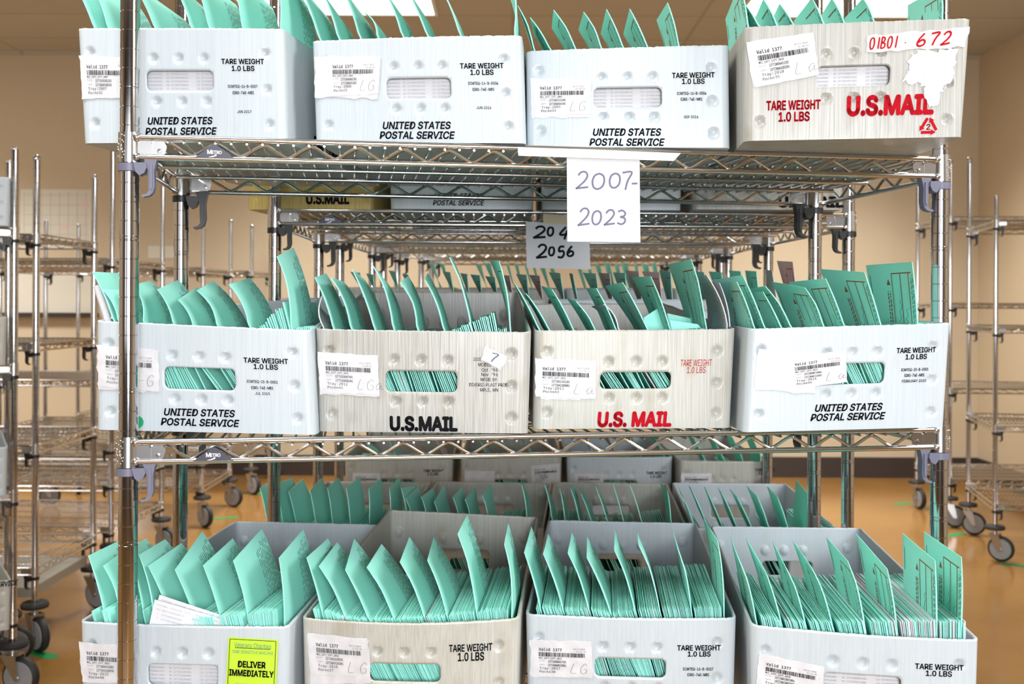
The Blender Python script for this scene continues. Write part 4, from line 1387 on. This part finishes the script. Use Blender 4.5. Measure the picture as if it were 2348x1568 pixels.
# near edge at rim, near top, far top
DIV = {
    'T1': [((217, 62.6), ext((217, 62.6), (187.6, 0), -60), None), ((249, 63), ext((249, 63), (222.6, 0), -50), (318, 14)), ((356, 63), ext((356, 63), (323.6, 0), -40), (424, 46)), ((440, 63), ext((440, 63), (413, 0), -50), (470, 20)),
           ((481, 63), ext((481, 63), (459, 0)), (542, 11.5)), ((557, 63), ext((557, 63), (543, 0)), (625, 18)), ((645, 66), (634, -95), (704, 12))],
    'T2': [((735, 91.5), ext((735, 91.5), (695, 0), -70), (751.5, 40)), ((778, 88), ext((778, 88), (740, 0), -60), (786, 50)), ((827, 86), ext((827, 86), (787, 0), -70), (834.6, 40)), ((867, 84), (836, 28), (864, 61)),
           ((925, 83), ext((925, 83), (883, 0), -60), (918, 33)), ((981.5, 82), ext((981.5, 82), (940.7, 0), -60), (978, 42)), ((1056, 79), ext((1056, 79), (1022, 0), -50), (1030, 10)), ((1181, 77), (1176, -60), (1168, -12))],
    'T3': [((1226, 114.5), (1193, 11), (1192, 26)), ((1262, 112), (1216, 40), (1226, 80)), ((1320.6, 112), (1275, 20), (1265.6, 64)), ((1380, 111), (1344, 25), (1327, 69)), ((1430, 110), (1391, 21), (1378, 77)),
           ((1486, 108.6), (1444.5, 20), (1430, 78)), ((1557, 103.5), (1531, 6), (1506, 46))],
    'T4': [((1716, 59), ext((1716, 59), (1705, 0), -40), (1664, 44)), ((1739.5, 57), (1706, 6), (1690, 58)), ((1782, 56.7), (1751, -2), (1730.5, 45)), ((1819, 54), (1788, 8.4), (1774, 38)), ((1889, 53), (1862, -5), (1821, 48)),
           ((1937, 52), (1908, -4), (1883, 36)), ((2005.5, 50), (1979, -4), (1937, 42)), ((2162, 43), (2156, -30), (2082, 12))],
    'M1': [((262, 735), (211.6, 623), (292, 627)), ((274, 737), (234, 663), (300, 650)), ((331, 740), (306, 654), (343, 643)), ((400, 744), (361, 663), (409, 641.7)), ((445, 746), (408, 687), (452, 658)),
           ((501, 749), (457, 663), (488.6, 644)), ((574, 750), (525, 652), (572, 637)), ((670, 755), (641, 587), (673.5, 568))],
    'M2': [((766, 754), (721.7, 635.5), (748, 627)), ((807, 754), (759, 636.5), (788, 645)), ((860.5, 755), (808, 617.6), (838, 643)), ((904, 755), (857, 602), (885.6, 645)), ((958.7, 755), (922.5, 646), (936, 632.4)),
           ((1019, 756), (974, 641.7), (981, 626)), ((1084, 758), (1036, 588), (1038, 592)), ((1172, 757), (1144.6, 597.6), (1124, 596))],
    'M3': [((1238, 757), (1181, 650), (1180, 653)), ((1261, 757), (1206, 672), (1202, 676)), ((1316, 757), (1266, 663), (1242, 655.5)), ((1366, 757), (1326, 687.5), (1300.5, 684)), ((1414, 757), (1367.7, 660.6), (1344.6, 660.6)),
           ((1486.5, 757), (1428, 647), (1387.6, 655.5)), ((1538, 757), (1492.7, 633.8), (1449.6, 635.5)), ((1621, 755), (1590.5, 592.5), (1533, 606))],
    'M4': [((1731, 752), (1690, 646), (1655, 647)), ((1754, 750), (1703.4, 630.7), (1633, 641.7)), ((1792, 750), (1750, 669), (1719, 668.6)), ((1815, 750), (1760, 652.7), (1718, 662)), ((1889.5, 748), (1851, 657), (1770, 645.7)),
           ((1937, 747), (1893.4, 637.7), (1808, 647)), ((2020.5, 745), (1982.8, 624), (1880, 616.6)), ((2105, 742), (2092, 600), (1986, 608))],
    'B1': [((244.8, 1424), (203, 1273.7), (273, 1239.7)), ((279, 1425), (243, 1295.5), (303, 1250)), ((334, 1426), (294, 1257), (334, 1235)), ((356, 1427), (319, 1271.6), (379, 1236.4)), ((396, 1428), (340, 1297), (416, 1244.8)),
           ((452, 1430), (401.5, 1306), (464, 1218)), ((511, 1432), (466, 1295.5), (533.7, 1234)), ((573, 1434), (535, 1285), (600, 1212)), ((653.7, 1436), (640, 1279), (695.5, 1213))],
    'B2': [((742.7, 1417), (703.4, 1278), (752, 1234)), ((795, 1420), (737, 1295), (772.8, 1243)), ((847.8, 1422), (792, 1306), (812, 1235)), ((907, 1424), (846.8, 1297.8), (875, 1247)), ((978, 1425), (923, 1286), (938.6, 1231)),
           ((1029.5, 1424), (980.6, 1284.6), (994, 1232.7)), ((1097, 1423), (1056, 1223), (1071, 1179)), ((1175, 1417), (1163, 1248), (1165.6, 1200))],
    'B3': [((1242.8, 1409), (1202.5, 1266), (1218.6, 1207)), ((1295.6, 1411), (1246, 1269.7), (1257, 1224)), ((1355, 1412), (1308, 1266), (1311, 1220.8)), ((1404, 1413), (1346, 1278), (1346, 1230)), ((1460.8, 1414), (1415, 1259.8), (1409.6, 1215)),
           ((1517, 1415), (1470.7, 1248), (1460, 1217.5)), ((1588, 1416), (1560, 1256.5), (1541, 1209)), ((1661.7, 1416), (1645.8, 1238), (1614, 1190.4))],
    'B4': [((1737, 1434), (1697.8, 1274.6), (1675, 1230)), ((1795, 1439), (1756, 1311), (1710, 1232.7)), ((1851, 1444), (1806, 1294.5), (1771, 1238)), ((1913.5, 1448), (1865.6, 1296), (1817.7, 1238)), ((1987, 1454), (1950.5, 1285), (1895, 1230.7)),
           ((2059.6, 1460), (2034.8, 1304), (1963.7, 1223.4)), ((2148.7, 1463), (2144.5, 1284.6), (2070, 1222.4)), ((2204, 1463), (2205, 1277), (2119, 1218.5))],
    'C2L1': [((611, 1184), (596, 1119.5), (615, 1105.6)), ((647, 1186), (632, 1110), (671, 1095)), ((677, 1186.5), (662, 1127), (695, 1097.5)), ((723, 1188.7), (711, 1125), (738, 1095.4)), ((762, 1190), (750.6, 1118), (777, 1095)),
             ((803, 1191), (794, 1118), (824.5, 1093.5)), ((847.5, 1192), (846, 1120.5), (874, 1095)), ((896, 1187), (893, 1119.5), (915.6, 1093))],
    'C2L2': [((934, 1180), (920, 1118), (954, 1113)), ((944, 1180), (929.5, 1142), (958, 1115)), ((978, 1180), (965.7, 1138.6), (993, 1118.4)), ((1006, 1181), (995.5, 1150), (1018, 1113)), ((1052, 1182), (1038, 1140), (1058, 1116)),
             ((1078, 1183), (1066.6, 1145), (1089, 1118)), ((1120, 1184), (1106, 1135.5), (1126, 1110)), ((1209, 1186), (1197, 1112), (1193, 1097))],
    'C2L3': [((1266, 1188), (1249.7, 1112), (1247, 1108)), ((1295.5, 1188), (1284, 1120), (1281, 1116)), ((1328, 1189), (1309, 1121), (1315, 1110)), ((1355, 1190), (1333, 1133), (1328.6, 1116)), ((1392, 1191), (1365, 1114), (1361, 1110)),
             ((1429.7, 1192), (1405, 1108), (1402, 1104)), ((1471, 1193), (1443.5, 1110), (1441, 1106)), ((1539, 1193), (1531, 1125), (1514, 1103.5))],
    'C2L4': [((1589.7, 1196), (1563, 1137), (1554.5, 1114)), ((1620, 1199), (1585, 1120), (1579, 1113)), ((1654.6, 1201.5), (1620, 1122), (1614, 1114)), ((1687.6, 1202.5), (1655, 1130), (1646, 1117)), ((1721.7, 1203.6), (1691, 1140.8), (1673.8, 1120.5)),
             ((1762, 1204.7), (1736.6, 1138.6), (1712, 1113)), ((1805.8, 1204.7), (1782.4, 1138.6), (1759, 1114)), ((1852, 1206), (1852, 1130), (1825, 1099))],
}
NICK = {'T1': 'first top-shelf tray 2007',
        'T2': 'second top-shelf tray 2008',
        'T3': 'third top-shelf tray 2009',
        'T4': 'fourth top-shelf tray 2010',
        'M1': 'first middle-shelf tray 2011',
        'M2': 'second middle-shelf tray 2012',
        'M3': 'third middle-shelf tray 2013',
        'M4': 'fourth middle-shelf tray 2014',
        'B1': 'first bottom-row tray 2015',
        'B2': 'second bottom-row tray 2016',
        'B3': 'third bottom-row tray 2017',
        'B4': 'fourth bottom-row tray 2018',
        'C2L1': 'first second-cart lower tray', 'C2L2': 'second second-cart lower tray', 'C2L3': 'third second-cart lower tray', 'C2L4': 'fourth second-cart lower tray'}
BEND = {'T1': .1, 'M1': .16, 'M2': .14, 'B1': .1, 'B2': .08, 'B3': .08, 'T2': .15}
for k, L in DIV.items():
    s = TRAYS[k]
    back = k[0] == 'C'
    right = k in ('T3', 'T4', 'M3', 'M4', 'B3', 'B4')
    for i, (nb, nt, ft) in enumerate(L):
        pr = '' if back else ('L' if k in ('T3', 'T4', 'M3', 'M4', 'B4') else ('RL' if k in ('B3', 'M2') else 'R'))
        dp = 5.7
        ins = .95 if k == 'B1' else .55
        if k == 'M3' and i > 2:
            dp = 5.2
        if k[0] == 'T' and k in ('T1', 'T2'):
            dp = 6.2
        divider(s, nb, nt, ft, '%s green envelope from the left standing up in the %s' % (ORD[i + 1], NICK[k]), 'green marker envelopes in the ' + NICK[k],
                deep=dp, inset=ins, bend=BEND.get(k, .05) * (1 + .4 * random.uniform(-1, 1)) * (0.5 if i == 0 and k == 'M1' else 1), print_=pr, fold=random.choice((0, 0, .25)) if not back else 0, seed=i * 31 + len(k))

# dividers on the far middle shelves, smaller and blurred
FAR = [('C2M1', 612, 690, 645, 8, 0), ('C2M1', 815, 692, 625, 22, 0), ('C2M1', 848, 692, 629, 16, 0), ('C2M1', 900, 692, 622, 16, 0),
       ('C2M2', 930, 690, 630, 14, 0), ('C2M2', 1024, 690, 624, 18, 0), ('C2M2', 1064, 690, 628, 16, 0), ('C2M2', 1090, 690, 631, 22, 0), ('C2M2', 1124, 690, 635, 22, 0), ('C2M2', 1160, 690, 632, 18, 1), ('C2M2', 1196, 690, 630, 24, 0), ('C2M2', 1226, 690, 632, 24, 1),
       ('C2M3', 1272, 690, 626, 26, 0), ('C2M3', 1310, 690, 628, 8, 0), ('C2M3', 1352, 690, 627, 30, 0), ('C2M3', 1386, 690, 627, 26, 1), ('C2M3', 1420, 690, 626, 28, 0), ('C2M3', 1450, 690, 622, 30, 1), ('C2M3', 1492, 690, 624, 40, 1),
       ('C2M4', 1525, 690, 622, 26, 0), ('C2M4', 1600, 690, 624, 30, 0), ('C2M4', 1640, 690, 624, 28, 0), ('C2M4', 1685, 690, 622, 28, 0), ('C2M4', 1722, 690, 622, 26, 0), ('C2M4', 1764, 690, 620, 14, 1), ('C2M4', 1800, 690, 600, 36, 1)]
cnt = {}
for (k, x, yb, yt, wd, pink) in FAR:
    s = TRAYS[k]
    cnt[k] = cnt.get(k, 0) + 1
    i = cnt[k]
    lean = random.uniform(4, 12)
    divider(s, (x + wd / 2 + lean, yb), (x + wd / 2, yt), (x - wd / 2, yt - 2), '%s envelope from the left standing up in the %s second-cart middle tray' % (ORD[i], ORD[int(k[3])]),
            'green envelopes standing up as markers in the trays', m='pink_paper' if pink else 'green', deep=3.0, inset=1.0, print_='L' if wd > 18 else '', seed=x)
cnt = {}
for q_ in range(25):
    x = 1000 + q_ * 21 + random.uniform(-4, 4)
    for kk in range(4):
        s = TRAYS['C3M%d' % (kk + 1)]
        a, b = pix(s.c[4])[0], pix(s.c[5])[0]
        if a + 22 < x < b - 12:
            cnt[kk] = cnt.get(kk, 0) + 1
            divider(s, (x + 12, 660), (x, random.uniform(603, 612)), (x - random.uniform(6, 16), 602), '%s envelope from the left standing up in the %s third-cart middle tray' % (ORD[cnt[kk]], ORD[kk + 1]),
                    'green envelopes standing up as markers in the trays', deep=3.0, inset=1.0, seed=q_)
cnt = {}
for kk in range(4):
    s = TRAYS['C3L%d' % (kk + 1)]
    for j, fx in enumerate((.2, .42, .64, .86)):
        x = pix(s.c[4])[0] * (1 - fx) + pix(s.c[5])[0] * fx
        divider(s, (x + 16, 1048), (x - 6, 1000 + 6 * random.random()), (x - 26, 990), '%s envelope from the left standing up in the %s third-cart lower tray' % (ORD[j + 1], ORD[kk + 1]),
                'green envelopes standing up as markers in the trays', m='pink_paper' if (kk, j) in ((0, 2), (0, 3), (1, 3), (2, 1)) else 'green', deep=4.5, inset=1.0, seed=j)

# white folded lists and stray sheets among the dividers
s = TRAYS['M3']
divider(s, (1421, 757), (1384, 697.5), (1355.6, 702), 'folded white printout leaning between green envelopes in tray 2013', 'folded printouts in the trays', 'white_paper', 'folded_sheet', 'printout', deep=5, bend=.2, print_='D', seed=3)
divider(s, (1672, 754), (1620, 629.7), (1601, 635), 'curved printed list sheet at the right end of tray 2013', 'folded printouts in the trays', 'white_paper', 'folded_sheet', 'printout', deep=5, bend=.2, print_='D', seed=4)
divider(s, (1676, 754), (1650, 648), (1627.7, 646), 'plain white sheet behind the printed list in tray 2013', 'folded printouts in the trays', 'white_paper', 'folded_sheet', 'printout', deep=5, bend=.12, seed=5, inset=1.2)
s = TRAYS['M2']
divider(s, (742, 756), (741, 676), (724, 690), 'pale blue sheet at the left end of tray 2012', None, 'white_paper', 'folded_sheet', 'printout', deep=7, bend=-.25, inset=.8)
# rolled list at the left end of tray 2011
s = TRAYS['M1']
a, b = at(222, 655, 57.4), at(250, 742, 57.4)
mb = MB()
for r_ in (.19, .165, .14):
    mb.tube([a, (a + b) / 2, b + (b - a) * .3], r_, 14, 0, False)
o = obj('rolled_list', mesh('rolled_list', mb, [M['white_paper']], b), None, P(*b))
tag(o, 'rolled white printed list standing at the left end of tray 2011', 'printout')
# sheets leaning over the front of tray 2015
for i, (c4, Y, lb) in enumerate(((((363, 1366), (590, 1441), (345, 1440), (575, 1500)), 55.95, 'white list sheet behind another at the front of tray 2015'),
                                 (((352, 1377), (560, 1437), (338, 1452), (545, 1505)), 55.7, 'white customer list sheet leaning over the front of tray 2015'))):
    tl, tr, bl, br = [at(*p, Y) for p in c4]
    o_ = (bl + br) / 2
    th = np.array([0, .012, 0])
    bk = np.array([0, .22, 0])
    mb = MB().hexa([bl, br, br + th, bl + th, tl + bk, tr + bk, tr + bk + th, tl + bk + th])
    ob = obj('list_sheet', mesh('list_sheet', mb, [M['white_paper']], o_, False), None, P(*o_))
    tag(ob, lb, 'paper')
    tm = MB()
    q = quad_map(lambda z: z, (tl + bk - (0, .02, 0), tr + bk - (0, .02, 0), bl - (0, .02, 0), br - (0, .02, 0)))
    L_ = np.linalg.norm(tr - tl)
    H_ = np.linalg.norm(tl - bl)
    f = lambda z: q(np.stack([z[:, 0] / L_, 1 + z[:, 1] / H_], 1))
    for tx, x, y, cp, wd in (('Customer. Election. File    MCC_1377_PBFINAL_STOROUT', .2, -.2, .08, 4.0), ('Seq ApplicationID A', .2, -.42, .09, 1.5), ('Seq ApplicationID', 2.2, -.42, .09, 1.4), ('1  137720645314301', .3, -.66, .09, 1.4), ('2  137720510034201', .3, -.88, .09, 1.4)):
        write(tm, f, tx, x, y, cp, wd, 'mono', 0, 0, 0, 0, 'l')
    obj('printed_rows', mesh('printed_rows', tm, [M['pale_ink']], o_, False), ob)


# printed lists that show through the hand holes
def list_sheet(k, label):
    s = TRAYS[k]
    hx0, hx1, hy0, hy1 = HOLE[k]
    x0, x1 = (hx0 - .06) * s.W, (hx1 + .04) * s.W
    z0, z1 = (1 - hy1 - .12) * s.H, (1 - hy0 + .1) * s.H
    dep = lambda z: s.at(z[:, 0] / s.W, np.full(len(z), .42 / s.L), z[:, 1] / s.H)
    u, v = np.meshgrid(np.linspace(x0, x1, 8), np.linspace(z0, z1, 5))
    g = np.stack([u.ravel(), v.ravel()], 1)
    F = [(j * 8 + i, j * 8 + i + 1, j * 8 + i + 9, j * 8 + i + 8) for j in range(4) for i in range(7)]
    p = dep(g)
    o_ = s.at(.5, .42 / s.L, z0 / s.H).ravel()
    mb = MB().add(p, F).add(p + (0, .012, 0), [tuple(reversed(q)) for q in F])
    ob = obj('list_sheet', mesh('list_sheet', mb, [M['white_paper']], o_), None, P(*o_))
    tag(ob, label, 'paper')
    tm = MB()
    f = lambda z: dep(z) - (0, .02, 0)
    y = z1 - .35
    j = 0
    rr = random.Random(k)
    while y > z0 + .1:
        for cx in (.16, .46, .8):
            write(tm, f, '%d 1377%08d01' % (64 + j + int(cx * 60), rr.randrange(10 ** 8)), x0 + (x1 - x0) * cx, y, .1, 1.25, 'mono', 0, 0, 0)
        y -= .2
        j += 1
    obj('printed_rows', mesh('printed_rows', tm, [M['pale_ink']], o_, False), ob)


HOLE = {k: v[7] for k, v in spec.items()}
for k in ('T1', 'T2', 'T3', 'T4', 'B1', 'B4'):
    list_sheet(k, 'white printed list inside the %s, seen through its hand hole' % NICK[k])

# ---- envelopes packed on edge: tray 2018 one by one, the rest together
stuff = MB()


def pack(s, n, lean0, lean1, depth=9.4, ht=5.75, single=None, x_from=.4, top_jit=.06, y_in=.36, fan=None):
    """n envelopes side by side, leaning left by lean0..lean1 degrees from the left end to the right"""
    c = s.c
    dv = (c[6] + c[7] - c[4] - c[5]) / 2
    dv[2] = 0
    dv /= np.linalg.norm(dv)
    x0, x1 = c[0][0] + x_from, c[1][0] - .4
    th = (x1 - x0) / n
    vv, ff = [], []
    for kv, kf in s.sheets:
        ff += [tuple(i + len(vv) for i in q) for q in kf]
        vv += kv
    tree = BVHTree.FromPolygons(vv, ff) if vv else None
    # follow the lean of the markers that stand among them
    ks = sorted(s.kids) or [(x0, min(x1, x0 + ht * math.sin(R(lean0)))), (x1 - .3, x1)]
    kt = [x0 + .02] + [q[0] for q in ks] + [x1 - .1]
    kb = [min(x0 + .02 + max(0, ks[0][1] - ks[0][0]), ks[0][1] - .1)] + [q[1] for q in ks] + [x1 - .02]
    kt, kb = np.maximum.accumulate(kt), np.maximum.accumulate(kb)
    for i in range(n):
        f_ = (i + .5) / n
        xt = x0 + (x1 - x0) * f_                       # position of the top edge
        h = ht + random.uniform(-top_jit, top_jit)
        if min(abs(xt + th * .3 - q[0]) for q in ks) < .075:
            continue
        xb = float(np.interp(xt, kt, kb))
        le = math.asin(max(-.9, min(.9, (xb - xt) / h)))
        z0 = floor_z(s, xb) + .22
        if fan and fan[0] < f_ < fan[1]:
            z0 += fan[2] * (f_ - fan[0]) / (fan[1] - fan[0]) * random.uniform(.85, 1)
        Yf = front_y(s, xb) + y_in + random.uniform(0, .11)
        w_ = th * random.uniform(.38, .72)
        b0 = np.array([xb, Yf, z0])
        t0 = np.array([xt, Yf, z0 + h * math.cos(le)])
        dd = dv * (depth + random.uniform(-.1, .1))
        r_ = np.array([w_, 0, 0])
        cc = [b0, b0 + r_, b0 + r_ + dd, b0 + dd, t0, t0 + r_, t0 + r_ + dd, t0 + dd]
        if tree is not None and not (fan and fan[0] < f_ < fan[1] and fan[2] > .5) and tree.overlap(BVHTree.FromPolygons([tuple(q) for q in cc], [(3, 2, 1, 0), (4, 5, 6, 7), (0, 1, 5, 4), (1, 2, 6, 5), (2, 3, 7, 6), (3, 0, 4, 7)])):
            continue
        if single:
            white = random.random() < (.04 if f_ < .5 else .3)
            mb = MB().hexa(cc)
            ob = obj('packed_envelope', mesh('packed_envelope', mb, [M['white_paper' if white else 'green']], b0, False), None, P(*b0))
            tag(ob, 'white envelope packed on edge in tray 2018' if white else 'green envelope packed on edge in tray 2018', 'envelope',
                'white envelopes packed in tray 2018' if white else 'green envelopes packed in tray 2018')
        else:
            stuff.hexa(cc, 1 if random.random() < .02 else 0)


pack(TRAYS['B4'], 126, 20, 4, single=True, ht=6.45)
pack(TRAYS['B3'], 150, 20, 5, ht=6.3)
pack(TRAYS['B2'], 150, 24, 4, ht=6.4)
pack(TRAYS['B1'], 140, 27, 12, ht=6.3)
for k, a, b in (('M1', 30, 24), ('M2', 29, 22), ('M3', 30, 24), ('M4', 28, 16)):
    pack(TRAYS[k], 105, a, b, ht=5.6, fan={'M1': (.68, .87, 1.6), 'M2': (.58, .86, 1.0), 'M3': (.05, .5, .2), 'M4': (.1, .6, .3)}[k])
for k in ('C2L1', 'C2L2', 'C2L3', 'C2L4'):
    pack(TRAYS[k], 60, 20, 12, ht=5.6)
for k in ('C3L1', 'C3L2', 'C3L3', 'C3L4'):
    pack(TRAYS[k], 40, 20, 12, ht=5.6)
o = obj('packed_envelopes', mesh('packed_envelopes', stuff, [M['green'], M['white_paper']], (0, 57, -23), False), None, P(0, 57, -23))
tag(o, 'green envelopes packed tightly on edge in all other trays', 'envelopes', None, 'stuff')

# loose slanted envelopes in tray 2013
s = TRAYS['M3']
for i, (c4, Y, lb) in enumerate(((((1476, 728), (1516, 702), (1483, 757), (1540, 757)), 62.0, 'slanted loose green envelope left of centre in tray 2013'),
                                 (((1530, 718), (1611, 736), (1537, 757), (1624, 757)), 64.0, 'upper of two flat-lying loose green envelopes in tray 2013'),
                                 (((1536, 734), (1600, 743), (1540, 757), (1612, 757)), 61.2, 'lower of two flat-lying loose green envelopes in tray 2013'))):
    tl, tr, bl, br = [at(*p, Y) for p in c4]
    bl = bl + (bl - tl) * .4
    br = br + (br - tr) * .4
    ob = leaf('loose_envelope', br, tr, bl, tl, 'green', lb, 'loose green envelopes in tray 2013', th=.06, seed=i)
